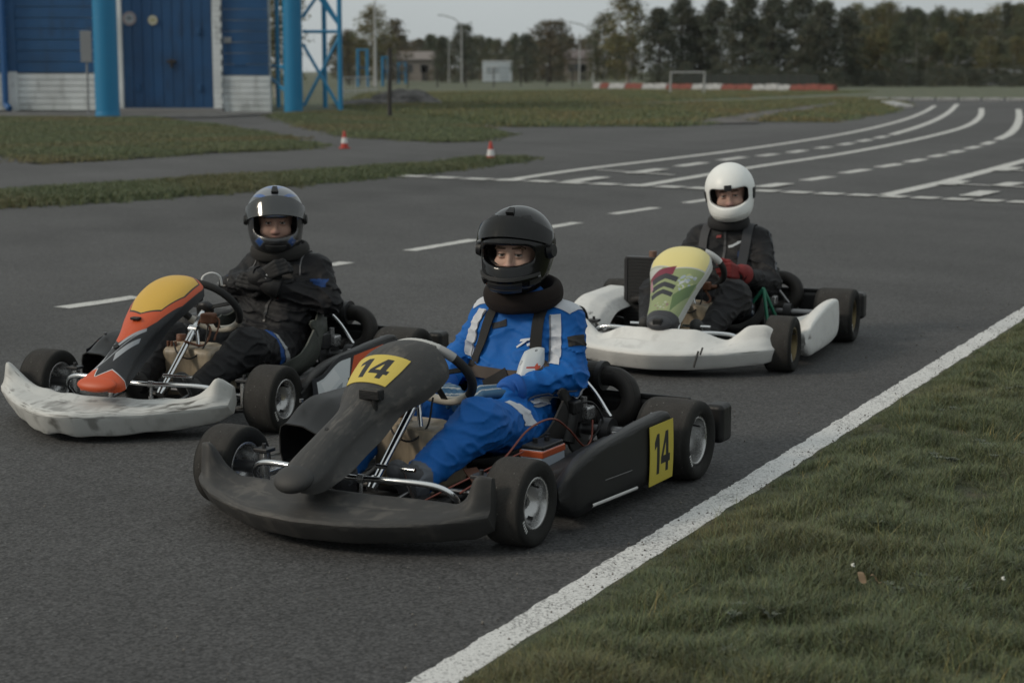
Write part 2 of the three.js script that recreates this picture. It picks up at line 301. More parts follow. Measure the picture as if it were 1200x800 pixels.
for (let k = 0; k < 20; k++) { // the broken line across the track
  const x0 = 470 + k * 37.6, y0 = 206.5 + k * 1.62 - (k < 3 ? 0 : 0.4);
  stripe('cross_dash', [[x0, y0], [x0 + 28, y0 + 1.3]], 0.30, oldPaintMat, 0.012);
}
for (const [a, b] of [[[668, 214], [708, 208.5]], [[740, 204], [776, 199]], [[893, 220.5], [921, 216]], [[1108, 217.5], [1128, 213]], [[1136, 231], [1161, 225]], [[1172, 219], [1192, 215]], [[1173, 201], [1190, 197]]]) stripe('grid_mark', [a, b], 0.24, oldPaintMat, 0.016);
for (const [a, b] of [[[700, 200], [790, 206]], [[1110, 216], [1215, 221]], [[1180, 199.5], [1230, 203]]]) stripe('grid_line', [a, b], 0.1, oldPaintMat, 0.016);
{ // low white kerb blocks along the far bend
  const kerbMat = std([0.5, 0.51, 0.51], 0.85, 0, { map: scuffTex });
  for (let k = 0; k < 11; k++) { const a = at(1018 + k * 27, 118 + k * 0.12), b = at(1041 + k * 27, 118.1 + k * 0.12); tag(part(scene, 'kerb_block', bar(a.setY(0.08), b.setY(0.08), 0.3, 0.16, 0.03), kerbMat), 'low white kerb block along the far bend of the track', 'kerb', 'white kerb blocks along the far bend'); }
  const a = at(1041, 122), b = at(1061, 127.5); tag(part(scene, 'kerb_block', bar(a.setY(0.07), b.setY(0.07), 0.6, 0.14, 0.03), kerbMat), 'single white kerb block at the tip of the grass wedge', 'kerb');
}

// grass ground: colour of thatch and soil under the blades
const turfTex = tex(1024, (u, v, i, j) => {
  const a = fbm(u, v, 7, 5, 61), b = vnoise(u * 180, v * 180, 180, 4), c = hash2(i, j, 3), dry = smooth(0.5, 0.68, fbm(u, v, 16, 4, 91));
  const l = (0.55 + 0.6 * b) * (0.6 + 0.8 * c) * (0.7 + 0.6 * a);
  return [lin(mix(0.06, 0.09, dry) * l), lin(mix(0.07, 0.085, dry) * l), lin(mix(0.034, 0.048, dry) * l)];
}, true);
const turfBump = tex(512, (u, v, i, j) => 0.5 * fbm(u, v, 40, 4, 5) + 0.5 * hash2(i, j, 8));
const turfMat = std(1, 1, 0, { map: turfTex, bumpMap: turfBump, bumpScale: 0.03 });
const meadowTex = tex(1024, (u, v, i, j) => {
  const a = fbm(u, v, 9, 5, 161), b = fbm(u, v * 0.35, 70, 3, 14), c = hash2(i, j, 3), dry = smooth(0.4, 0.66, fbm(u, v, 12, 4, 191));
  const l = (0.5 + 0.9 * b) * (0.75 + 0.5 * c) * (0.7 + 0.6 * a);
  return [lin(mix(0.072, 0.10, dry) * l), lin(mix(0.088, 0.105, dry) * l), lin(mix(0.05, 0.066, dry) * l)];
}, true);
const meadowMat = std(1, 1, 0, { map: meadowTex, bumpMap: turfBump, bumpScale: 0.05 });
function sheet(pts, y, uvs) {
  const sh = new THREE.Shape(pts.map(p => new THREE.Vector2(p.x, -p.z))), g = new THREE.ShapeGeometry(sh); g.rotateX(-Math.PI / 2); g.translate(0, y, 0);
  const p = g.attributes.position, u = new Float32Array(p.count * 2); for (let i = 0; i < p.count; i++) { u[i * 2] = p.getX(i) / uvs; u[i * 2 + 1] = p.getZ(i) / uvs; } g.setAttribute('uv', new THREE.BufferAttribute(u, 2)); return g;
}
// world outline from pixels, with a wobbling edge like turf creeping over tar
function outline(pix, step, rag, seed) {
  const p = pix.map(([x, y]) => at(x, y)), out = [];
  p.forEach((a, i) => { const b = p[(i + 1) % p.length], L = a.distanceTo(b), n = clamp(Math.round(L / step), 1, 400), o = V(-(b.z - a.z) / L, 0, (b.x - a.x) / L);
    for (let k = 0; k < n; k++) { const q = a.clone().lerp(b, k / n), e = rag * (N3(q.x * 0.9, q.z * 0.9, seed) + 0.7 * N3(q.x * 3.1, q.z * 3.1, seed)); out.push(q.addScaledVector(o, e)); } });
  return out;
}
const inside = (P, x, z) => { let c = false; for (let i = 0, j = P.length - 1; i < P.length; j = i++) if ((P[i].z > z) !== (P[j].z > z) && x < (P[j].x - P[i].x) * (z - P[i].z) / (P[j].z - P[i].z) + P[i].x) c = !c; return c; };
const stripPoly = outline([[-60, 249], [0, 243.5], [100, 238], [196, 231], [297, 222], [420, 210], [515, 200], [580, 192], [628, 185.5], [560, 187.5], [515, 192], [420, 199], [300, 207], [150, 217], [0, 226], [-60, 230]], 0.4, 0.12, 3);
const lawnPoly = outline([[-120, 139], [60, 138], [175, 139], [250, 147], [315, 158], [378, 171.5], [350, 175], [245, 180], [140, 187], [38, 192.5], [12, 183], [-120, 178]], 0.7, 0.2, 5);
const lawn2Poly = outline([[318, 134], [400, 130.5], [470, 134], [540, 142], [592, 158.5], [565, 165.5], [522, 167], [421, 161.5], [360, 149]], 0.7, 0.2, 7);
structure('grass_strip', sheet(stripPoly, 0.022, 2.2), turfMat);
structure('lawn', sheet(lawnPoly, 0.022, 2.2), turfMat);
structure('lawn', sheet(lawn2Poly, 0.022, 2.2), turfMat);
const meadowEdge = outline([[455, 133], [540, 141.5], [596, 149], [715, 148], [780, 149], [895, 143], [975, 143.5], [1046, 131], [1058, 122], [1022, 114.5]], 1.0, 0.35, 9).filter(p => p.z < -20);
{
  const m = meadowEdge.slice(0, -40).length > 4 ? meadowEdge : meadowEdge, cut = [];
  for (const p of m) { cut.push(p); if (p.distanceTo(at(1022, 114.5)) < 1.2) break; }
  const outer = [V(70, 0, -86.5), V(88, 0, -60), V(88, 0, 10), V(900, 0, 10), V(900, 0, -1400), V(-900, 0, -1400), V(-900, 0, 10), V(-68, 0, 10), V(-68, 0, -59)];
  structure('meadow', sheet([...cut, ...outer], 0.012, 9), meadowMat);
}
const gravelMat = std([0.2, 0.19, 0.185], 1, 0, { map: rep(scuffTex, 1), bumpMap: turfBump, bumpScale: 0.04 });
const pathPoly = outline([[795, 146], [860, 135], [934, 126], [985, 119.5], [998, 122.5], [945, 131], [905, 139], [885, 145]], 1.5, 0.3, 12);
structure('gravel_path', sheet(pathPoly, 0.03, 3), gravelMat);
structure('concrete_apron', sheet(outline([[-120, 131.5], [316, 131.5], [322, 134], [250, 138], [-120, 138.5]], 3, 0.03, 2), 0.03, 3), std([0.17, 0.17, 0.165], 0.9, 0, { map: scuffTex }));
// verge beside the edge line, hummocky
const vergeH = (s, o) => { const e = smooth(0.0, 0.25, o); return 0.006 + e * (0.025 + 0.02 * N3(s * 1.7, o * 1.7, 5.1) + 0.016 * N3(s * 5.3, o * 5.3, 8.1)); };
{
  const P = [], U = [], I = [], ns = 560, no = 70;
  for (let i = 0; i <= ns; i++) for (let k = 0; k <= no; k++) {
    const s = -6 + i / ns * 56, o = LINE_W - 0.02 + Math.pow(k / no, 1.6) * 14 + (k === 0 ? 0.02 * N3(s * 6, 2, 3) : 0), p = alongRoad(s, o); P.push(p.x, vergeH(s, o - LINE_W), p.z); U.push(p.x / 1.4, p.z / 1.4);
  }
  for (let i = 0; i < ns; i++) for (let k = 0; k < no; k++) { const a = i * (no + 1) + k; I.push(a, a + 1, a + no + 1, a + 1, a + no + 2, a + no + 1); }
  const g = new THREE.BufferGeometry(); g.setAttribute('position', new THREE.Float32BufferAttribute(P, 3)); g.setAttribute('uv', new THREE.Float32BufferAttribute(U, 2)); g.setIndex(I); g.computeVertexNormals();
  structure('grass_verge', g, turfMat);
}
// a tuft: bent blades of several lengths
function tuft(n, len, spread, w, seed, lean = 0.6) {
  const r = rng(seed), P = [], C = [], I = [];
  for (let b = 0; b < n; b++) {
    const a = r() * 6.283, d = Math.sqrt(r()) * spread, x = Math.cos(a) * d, z = Math.sin(a) * d, h = len * (0.4 + 0.75 * r()), la = r() * 6.283, le = lean * (0.25 + r()) * h, ww = w * (0.6 + 0.8 * r()), t = la + 1.57;
    const dry = r() < 0.15, g = 0.5 + 0.95 * r(), col = dry ? [1.8 * g, 1.35 * g, 1.1 * g] : [g * (0.85 + 0.4 * r()), g, g * (0.8 + 0.3 * r())], o = P.length / 3;
    for (let k = 0; k < 4; k++) { const f = k / 3, q = f * f, hx = x + Math.cos(la) * le * q, hz = z + Math.sin(la) * le * q, hy = h * (f - 0.28 * q * Math.min(1, lean)), wk = ww * (1 - 0.75 * f) / 2;
      if (k < 3) { P.push(hx + Math.cos(t) * wk, hy, hz + Math.sin(t) * wk, hx - Math.cos(t) * wk, hy, hz - Math.sin(t) * wk); C.push(...col, ...col); } else { P.push(hx, hy, hz); C.push(...col); } }
    I.push(o, o + 1, o + 2, o + 1, o + 3, o + 2, o + 2, o + 3, o + 4, o + 3, o + 5, o + 4, o + 4, o + 5, o + 6);
  }
  const g = new THREE.BufferGeometry(); g.setAttribute('position', new THREE.Float32BufferAttribute(P, 3)); g.setAttribute('color', new THREE.Float32BufferAttribute(C, 3)); g.setIndex(I); g.computeVertexNormals(); return g;
}
const bladeMat = phys([0.110, 0.132, 0.058], 0.7, 0, { vertexColors: true, side: THREE.DoubleSide, transmission: 0.25, thickness: 0 });
function scatter(name, geo, mat, spots, tint) {
  const m = new THREE.InstancedMesh(geo, mat, spots.length), M = new THREE.Matrix4(), q = new THREE.Quaternion(), e = new THREE.Euler();
  spots.forEach(([x, y, z, s, r, c], i) => { e.set(0.1 * Math.sin(i), r, 0.1 * Math.cos(i * 1.7)); m.setMatrixAt(i, M.compose(V(x, y, z), q.setFromEuler(e), V(s, s * (0.8 + 0.4 * ((i * 0.618) % 1)), s))); m.setColorAt(i, new THREE.Color(c[0], c[1], c[2])); });
  m.name = numbered(name); m.castShadow = m.receiveShadow = true; m.userData = { kind: 'stuff', label: tint, category: 'grass' }; scene.add(m); return m;
}
{
  const r = rng(7), sets = [[], [], [], []];
  for (let i = 0; i < 130000; i++) {
    const s = -2.2 + Math.pow(r(), 1.2) * 15, o = LINE_W + 0.005 + Math.pow(r(), 1.2) * 3.2, p = alongRoad(s, o), d = -p.z; if (d < 2.2) continue;
    const patch = 0.5 + 0.5 * N3(p.x * 1.6, p.z * 1.6, 3.3), patch2 = 0.5 + 0.5 * N3(p.x * 4, p.z * 4, 13.3); const low = N3(s * 5.3, (o - LINE_W) * 5.3, 8.1); if (r() > 0.62 + 0.9 * low + 0.3 * patch2) continue;
    const edge = smooth(0, 0.18, o - LINE_W), sc = (0.45 + 0.5 * edge) * (0.6 + 0.4 * patch + 0.35 * patch2 + 0.5 * Math.max(-0.4, low)), g = 0.75 + 0.4 * r(), yel = smooth(0.45, 0.8, 0.5 + 0.5 * N3(p.x * 0.9 + 7, p.z * 0.9, 1.1));
    sets[Math.floor(r() * 4)].push([p.x, vergeH(s, o - LINE_W) - 0.004, p.z, sc, r() * 6.28, [g * (0.92 + 0.24 * yel), g, g * (1.0 - 0.1 * yel)]]);
  }
  sets.forEach((sp, k) => scatter('verge_grass', tuft(22, 0.060, 0.027, 0.0021, 40 + k, 0.9), bladeMat, sp, 'short dull green grass of the verge beside the white edge line'));
}
{ // longer single tufts and dry stalks standing out of the sward
  const r = rng(71), sp = []; for (let i = 0; i < 2600; i++) { const s = -2 + Math.pow(r(), 1.1) * 13, o = LINE_W + 0.08 + r() * 2.8, p = alongRoad(s, o), g = 0.7 + 0.7 * r(), dry = r() < 0.35; if (N3(p.x * 2.1, p.z * 2.1, 21) < -0.05) continue; sp.push([p.x, vergeH(s, o - LINE_W), p.z, 0.5 + 0.6 * r(), r() * 6.28, dry ? [1.9 * g, 1.45 * g, 1.25 * g] : [g, g, 0.9 * g]]); }
  scatter('tall_grass', tuft(9, 0.125, 0.03, 0.0024, 61, 1.0), bladeMat, sp, 'longer grass blades and dry stalks standing out of the verge');
  const st = []; for (let i = 0; i < 2400; i++) { const s = -3 + r() * 16, o = LINE_W + (r() < 0.7 ? -0.02 - Math.pow(r(), 3) * 0.9 : -r() * 5), p = alongRoad(s, o), g = 0.5 + r(); st.push([p.x, 0.005, p.z, 0.4 + 1.0 * r() * r(), r() * 6.28, [g, g * 0.97, g * 0.92]]); }
  scatter('road_grit', new THREE.IcosahedronGeometry(0.0035, 0), std([0.11, 0.105, 0.1], 0.9), st, 'loose grit and small stones lying along the road edge').userData.category = 'grit';
}
{ // leaves of yarrow and plantain among the grass, and two small white flowers, and a dead leaf
  const leafG = (() => { const P = [], I = []; for (let k = 0; k < 9; k++) { const a = k * 2.4, l = 0.03 + 0.02 * ((k * 0.37) % 1), c = Math.cos(a), s = Math.sin(a), o = P.length / 3; P.push(0, 0.004, 0, c * l * 0.5 - s * 0.006, 0.03, s * l * 0.5 + c * 0.006, c * l * 0.5 + s * 0.006, 0.03, s * l * 0.5 - c * 0.006, c * l, 0.034, s * l); I.push(o, o + 1, o + 2, o + 1, o + 3, o + 2); } const g = new THREE.BufferGeometry(); g.setAttribute('position', new THREE.Float32BufferAttribute(P, 3)); g.setIndex(I); g.computeVertexNormals(); return g; })();
  const r = rng(19), sp = []; for (let c = 0; c < 60; c++) { const s0 = -1 + r() * 9, o0 = LINE_W + 0.25 + r() * 2.4; for (let k = 0; k < 5; k++) { const s = s0 + (r() - 0.5) * 0.14, o = o0 + (r() - 0.5) * 0.14, p = alongRoad(s, o), g = 0.8 + 0.4 * r(); sp.push([p.x, vergeH(s, o - LINE_W) + 0.012, p.z, 0.35 + 0.3 * r(), r() * 6, [g, g, g]]); } }
  scatter('verge_herbs', leafG, phys([0.095, 0.115, 0.085], 0.8, 0, { side: THREE.DoubleSide, transmission: 0.2, thickness: 0 }), sp, 'grey green herb leaves growing low among the verge grass').userData.category = 'herbs';
  for (const [px, py] of [[997, 676], [1173, 692]]) {
    const p = at(px, py, 0.05), f = thing('wild_flower', 'tiny pale flower head standing in the verge grass', 'flower', [p.x, 0.02, p.z], 0, 'pale flowers in the verge');
    part(f, 'stem', rod(V(0, 0, 0), V(0.006, 0.06, 0), 0.0012, 6), bladeMat); const h = []; for (let k = 0; k < 7; k++) h.push(new THREE.SphereGeometry(0.0026, 6, 5).translate(0.006 + 0.003 * Math.cos(k * 0.9), 0.06 + 0.001 * k, 0.004 * Math.sin(k * 0.9))); part(f, 'flower_head', h, std([0.6, 0.6, 0.55], 0.8));
  }
  const pd = at(1010, 693, 0.05), lf = (w, l, dx, dz, t) => { const g = new THREE.PlaneGeometry(w, l, 4, 8); const p = g.attributes.position; for (let i = 0; i < p.count; i++) { const y = p.getY(i) / l; p.setX(i, p.getX(i) * (1 - 3.4 * y * y)); p.setZ(i, 0.01 * Math.sin(y * 5) + 4 * p.getX(i) ** 2); } g.rotateX(-1.4); g.rotateY(t); g.computeVertexNormals(); return g.translate(dx, 0, dz); };
  tag(part(scene, 'dead_leaf', [lf(0.022, 0.04, 0, 0, 0.4), lf(0.016, 0.034, 0.035, 0.01, 1.7)], std([0.22, 0.15, 0.09], 0.9, 0, { side: THREE.DoubleSide })).translateX(pd.x).translateY(0.088).translateZ(pd.z), 'curled tan dead leaf lying on the verge grass', 'leaf');
}
function grassIn(name, poly, n, geo, seed, label, tint, smin = 0.7, smax = 1.3, y = 0.02, without) {
  const r = rng(seed), xs = poly.map(p => p.x), zs = poly.map(p => p.z), x0 = Math.min(...xs), x1 = Math.max(...xs), z0 = Math.min(...zs), z1 = Math.max(...zs), sp = [];
  for (let i = 0; i < n * 4 && sp.length < n; i++) { const x = mix(x0, x1, r()), z = mix(z0, z1, r()); if (!inside(poly, x, z) || (without && inside(without, x, z))) continue; const c = 0.5 + 0.5 * N3(x * 0.8, z * 0.8, seed); if (r() > 0.4 + c * 0.8) continue; const g = 0.75 + 0.5 * r(), yel = smooth(0.4, 0.8, 0.5 + 0.5 * N3(x * 0.35, z * 0.35, 5)); const jx = (r() + r() + r() - 1.5) * 0.34, jz = (r() + r() + r() - 1.5) * 0.34; sp.push([x + jx, inside(poly, x + jx, z + jz) ? y : 0.002, z + jz, mix(smin, smax, r()) * (0.6 + 0.8 * c), r() * 6.28, [tint[0] * g * (0.9 + 0.4 * yel), tint[1] * g, tint[2] * g]]); }
  return scatter(name, geo, bladeMat, sp, label);
}
const midTuft = tuft(16, 0.085, 0.06, 0.009, 77, 0.7), farTuft = tuft(20, 0.10, 0.17, 0.013, 78, 0.8);
grassIn('strip_grass', stripPoly, 24000, midTuft, 3, 'rough grass of the narrow strip between track and access road', [0.84, 0.88, 0.84], 0.5, 0.95);
grassIn('lawn_grass', lawnPoly, 30000, farTuft, 4, 'mown grass of the lawn in front of the blue garage', [0.84, 0.88, 0.84], 0.5, 0.9);
grassIn('lawn_grass', lawn2Poly, 16000, farTuft, 5, 'mown grass of the lawn beside the blue steel tower', [0.84, 0.88, 0.84], 0.5, 0.9);
{ // near part of the meadow
  const poly = [...meadowEdge.filter(p => p.distanceTo(at(1022, 114.5)) > 3), at(1022, 108), at(700, 106), at(430, 110), at(400, 126)];
  grassIn('meadow_grass', poly, 40000, tuft(18, 0.14, 0.34, 0.022, 79, 0.8), 6, 'dry olive meadow grass stretching back to the trees', [0.92, 0.94, 0.96], 0.6, 1.1, 0.012, pathPoly);
}

// ------------------------------------------------------------------ the setting: buildings, poles, barriers, trees
const stainTex = tex(512, (u, v) => lin(clamp(0.62 + 0.55 * fbm(u, v, 5, 5, 31) - 0.25 * smooth(0.55, 0.8, fbm(u, v * 0.2, 24, 4, 8)))), true), gBlue = std([0.0065, 0.068, 0.18], 0.55, 0, { map: stainTex }), gBlueDoor = std([0.0055, 0.058, 0.16], 0.5, 0, { map: stainTex }), gSky = std([0.006, 0.165, 0.33], 0.45), gWhite = std([0.6, 0.63, 0.64], 0.85, 0, { map: stainTex });
const greyPaint = std([0.2, 0.21, 0.22], 0.7), palePole = std([0.32, 0.33, 0.33], 0.6), darkPole = std([0.03, 0.028, 0.027], 0.8);
function facade(px0, py0, px1, py1, d, th, push = 0) { const a = far(px0, py1, d), b = far(px1, py0, d); return boxUV(box(b.x - a.x, b.y - a.y, th, (a.x + b.x) / 2, (a.y + b.y) / 2, -d - th / 2 + push), 0.23); }
{
  const D = 61.5, b = thing('garage_building', 'blue and white garage with a ribbed double door and low white base', 'building', [0, 0, 0]);
  const up = -150, ground = far(0, 0, D); void ground;
  const yb = y => y;
  part(b, 'wall', facade(-160, up, 316, 133, D + 0.35, 0.2), gWhite);
  const cx = far(315.5, 0, D).x, cr = V(cx - 0.12, 3.45, -D - 0.56), ray = V(cx, 0, -D).normalize(); part(b, 'side_wall', bar(cr, cr.clone().addScaledVector(ray, 11), 0.2, 6.9), gWhite);
  part(b, 'roof', (() => { const q = cr.clone().addScaledVector(ray, 11.2), x0 = far(-170, 0, D).x, sh = new THREE.Shape([[x0, D + 0.1], [cx + 0.05, D + 0.1], [q.x + 0.2, -q.z], [x0, -q.z]].map(c => new THREE.Vector2(...c))); return new THREE.ExtrudeGeometry(sh, { depth: 0.25, bevelEnabled: false }).rotateX(-Math.PI / 2).translate(0, 7.9, 0); })(), greyPaint);
  const rows = (x0, x1, y0, y1, step, name, mat, th) => { for (let y = y1; y > y0; y -= step) part(b, name, facade(x0, Math.max(y0, y - step + 0.6), x1, y - 0.2, D, th, th), mat); };
  rows(19, 113, up, 85, 12.9, 'cladding_panel', gBlue, 0.05); rows(-160, 9, up, 85, 12.9, 'cladding_panel', gBlue, 0.05);
  rows(261, 314, up, 88, 12.9, 'cladding_panel', gBlue, 0.05);
  rows(19, 113, 86, 129, 7.2, 'base_course', gWhite, 0.07); rows(-160, 9, 86, 129, 7.2, 'base_course', gWhite, 0.07); rows(257, 316, 89, 131, 7.2, 'base_course', gWhite, 0.07);
  part(b, 'corner_strip', facade(9, 84, 19, 130, D, 0.1, 0.1), gWhite); part(b, 'corner_strip', facade(9, up, 19, 83.6, D, 0.1, 0.1), gBlue);
  part(b, 'door_jamb', facade(137, up, 143.5, 128, D, 0.18, 0.18), gWhite);
  for (let y = 128, k = 0; y > up; y -= 6.4, k++) part(b, 'quoin', facade(249.5, y - 6, 259 + (k % 2) * 1.6, y, D, 0.18, 0.18), gWhite);
  const door = part(b, 'door', facade(144, up, 249, 128, D + 0.2, 0.06), gBlueDoor);
  for (let k = 0; k < 9; k++) part(door, 'door_slat', facade(144.4 + k * 11.65, up + 1, 144.4 + k * 11.65 + 10.9, 127, D + 0.2, 0.03, 0.05), gBlueDoor);
  const hp = far(199.5, 72, D); part(door, 'handle', [box(0.32, 0.1, 0.07, hp.x, hp.y, -D - 0.1, 0.02), box(0.08, 0.3, 0.07, hp.x, hp.y - 0.06, -D - 0.1, 0.02)], darkPole);
  for (const [px, py] of [[232, 36], [232, 103], [160, 103]]) { const p = far(px, py, D); part(door, 'hinge', box(0.14, 0.25, 0.06, p.x, p.y, -D - 0.12, 0.02), gBlue); }
  part(b, 'threshold', facade(140, 126.5, 262, 131, D, 0.5, 0.5), std([0.2, 0.2, 0.2], 0.9));
  const dp = far(6, 60, D); part(b, 'drain_pipe', [rod(V(dp.x, 0.25, -D + 0.25), V(dp.x, 6.6, -D + 0.25), 0.11, 12), rod(V(dp.x, 0.25, -D + 0.25), V(dp.x + 0.18, 0.1, -D + 0.45), 0.11, 12)], std([0.007, 0.075, 0.22], 0.5));
  const pl = far(267, 47, D); part(b, 'wall_plate', box(0.26, 0.2, 0.04, pl.x, pl.y, -D + 0.08, 0.01), greyPaint);
  const pl2 = far(281, 76, D); part(b, 'wall_plate', box(0.4, 0.06, 0.02, pl2.x, pl2.y, -D + 0.07), gBlue);
  const disc = (px, py, r, draw, label) => { const p = far(px, py, D), m = part(scene, 'door_sign', [new THREE.CylinderGeometry(r, r, 0.02, 32).rotateX(Math.PI / 2), (() => { const g = new THREE.CircleGeometry(r * 0.985, 32); return g.translate(0, 0, 0.013); })()], std(1, 0.6, 0, { map: canvasTex(128, 128, draw) })); m.position.set(p.x, p.y, -D - 0.1); tag(m, label, 'sign'); };
  disc(151.5, 21.5, 0.235, (c, w) => { c.fillStyle = '#9aa0a4'; c.fillRect(0, 0, w, w); c.strokeStyle = '#84686a'; c.lineWidth = 12; c.beginPath(); c.arc(64, 64, 52, 0, 7); c.stroke(); c.fillStyle = '#5d5f66'; c.fillRect(34, 56, 60, 12); c.fillRect(52, 36, 10, 46); c.fillRect(70, 40, 8, 40); }, 'larger round pale sign with dark marks on the blue door');
  disc(179, 23.5, 0.165, (c, w) => { c.fillStyle = '#a3a08e'; c.fillRect(0, 0, w, w); c.fillStyle = '#8d8a60'; c.fillRect(30, 50, 68, 26); }, 'smaller round pale sign on the blue door');
}
{ // round columns and braced steel tower
  const col = (px, py, w, d, label) => { const p = at(px, py), r = w / 2 / FPX * d, t = thing('blue_column', label, 'column', [p.x, 0, p.z]); part(t, 'shaft', lathe([[r, 0], [r, 7.6]], 40), gSky); part(t, 'base_ring', lathe([[r, 0], [r * 1.04, 0], [r * 1.04, 0.12], [r, 0.14]], 40), gSky); part(t, 'weld_seam', lathe([[r, 2.9], [r * 1.012, 2.91], [r * 1.012, 2.95], [r, 2.96]], 40), gSky); return t; };
  col(126, 137, 28, 53.8, 'thick sky blue steel column in front of the garage door');
  const p0 = at(344, 131.5), d = -p0.z, t = thing('steel_tower', 'sky blue tubular tower with crossed braces beside the garage', 'tower', [0, 0, 0]);
  const r = 11 / FPX * d; part(t, 'column', lathe([[r, 0], [r, 7.6]], 40).translate(p0.x, 0, p0.z), gSky);
  const pt = (x, y, dd = d) => far(x, y, dd);
  part(t, 'post', rod(pt(398, 131.5), pt(398, -140), 0.085, 12), gSky); part(t, 'post', rod(far(325, 126, d + 3.5), far(325, -130, d + 3.5), 0.08, 12), gSky); part(t, 'post', rod(far(380, 126, d + 3.5), far(380, -130, d + 3.5), 0.085, 12), gSky);
  for (const [a, b, c, e] of [[355, 52, 397, 127], [397, 44, 355, 124], [355, 37, 398, 37], [355, 20, 372, -4], [379, -4, 398, 28], [355, -42, 398, -42], [355, -30, 398, 30]]) part(t, 'brace', rod(pt(a, b), pt(c, e), 0.055, 10), gSky);
  for (const [a, b, c, e] of [[317, 92, 335, 108], [317, 77, 335, 79]]) part(t, 'brace', rod(far(a, b, d + 1.5), pt(c, e), 0.06, 10), gSky);
  const s0 = at(103.5, 134), sp = thing('sign_post', 'narrow grey sign plate on a thin pole beside the blue column', 'sign', [s0.x, 0, s0.z]); const sy = y => far(103, y, -s0.z).y;
  part(sp, 'pole', rod(V(0, 0, 0), V(0, sy(37), 0), 0.035, 8), greyPaint); part(sp, 'plate', box(0.36, sy(36) - sy(73), 0.025, 0, (sy(36) + sy(73)) / 2, 0.05, 0.01), greyPaint);
  const q = at(457, 138.5), wp = thing('fence_post', 'dark weathered wooden post standing at the lawn end', 'post', [q.x, 0, q.z]); part(wp, 'shaft', (() => { const g = new THREE.CylinderGeometry(0.06, 0.072, 2.05, 9, 6); const p = g.attributes.position; for (let i = 0; i < p.count; i++) p.setX(i, p.getX(i) + 0.012 * Math.sin(p.getY(i) * 3)); return g.translate(0, 1.02, 0); })(), darkPole); part(wp, 'wire_staple', box(0.02, 0.05, 0.02, 0, 1.5, 0.075), greyPaint);
}
{ // cones
  for (const [px, py, label] of [[575, 190, 'small red and white traffic cone at the end of the grass strip'], [403.5, 174, 'small red and white traffic cone beside the lawn corner']]) {
    const p = at(px, py), t = thing('traffic_cone', label, 'cone', [p.x, 0, p.z], 0.5, 'traffic cones'), _k = t.scale.setScalar(0.86), red = std([0.36, 0.035, 0.022], 0.6), wh = std([0.55, 0.55, 0.55], 0.6);
    part(t, 'base', box(0.2, 0.025, 0.2, 0, 0.0125, 0, 0.01), red); part(t, 'cone_body', lathe([[0.083, 0.025], [0.07, 0.11], [0.047, 0.24], [0.022, 0.37], [0.012, 0.375], [0.001, 0.372]], 28), red);
    part(t, 'reflective_band', lathe([[0.0705, 0.115], [0.0725, 0.117], [0.0515, 0.228], [0.049, 0.23]], 28), wh);
  }
}
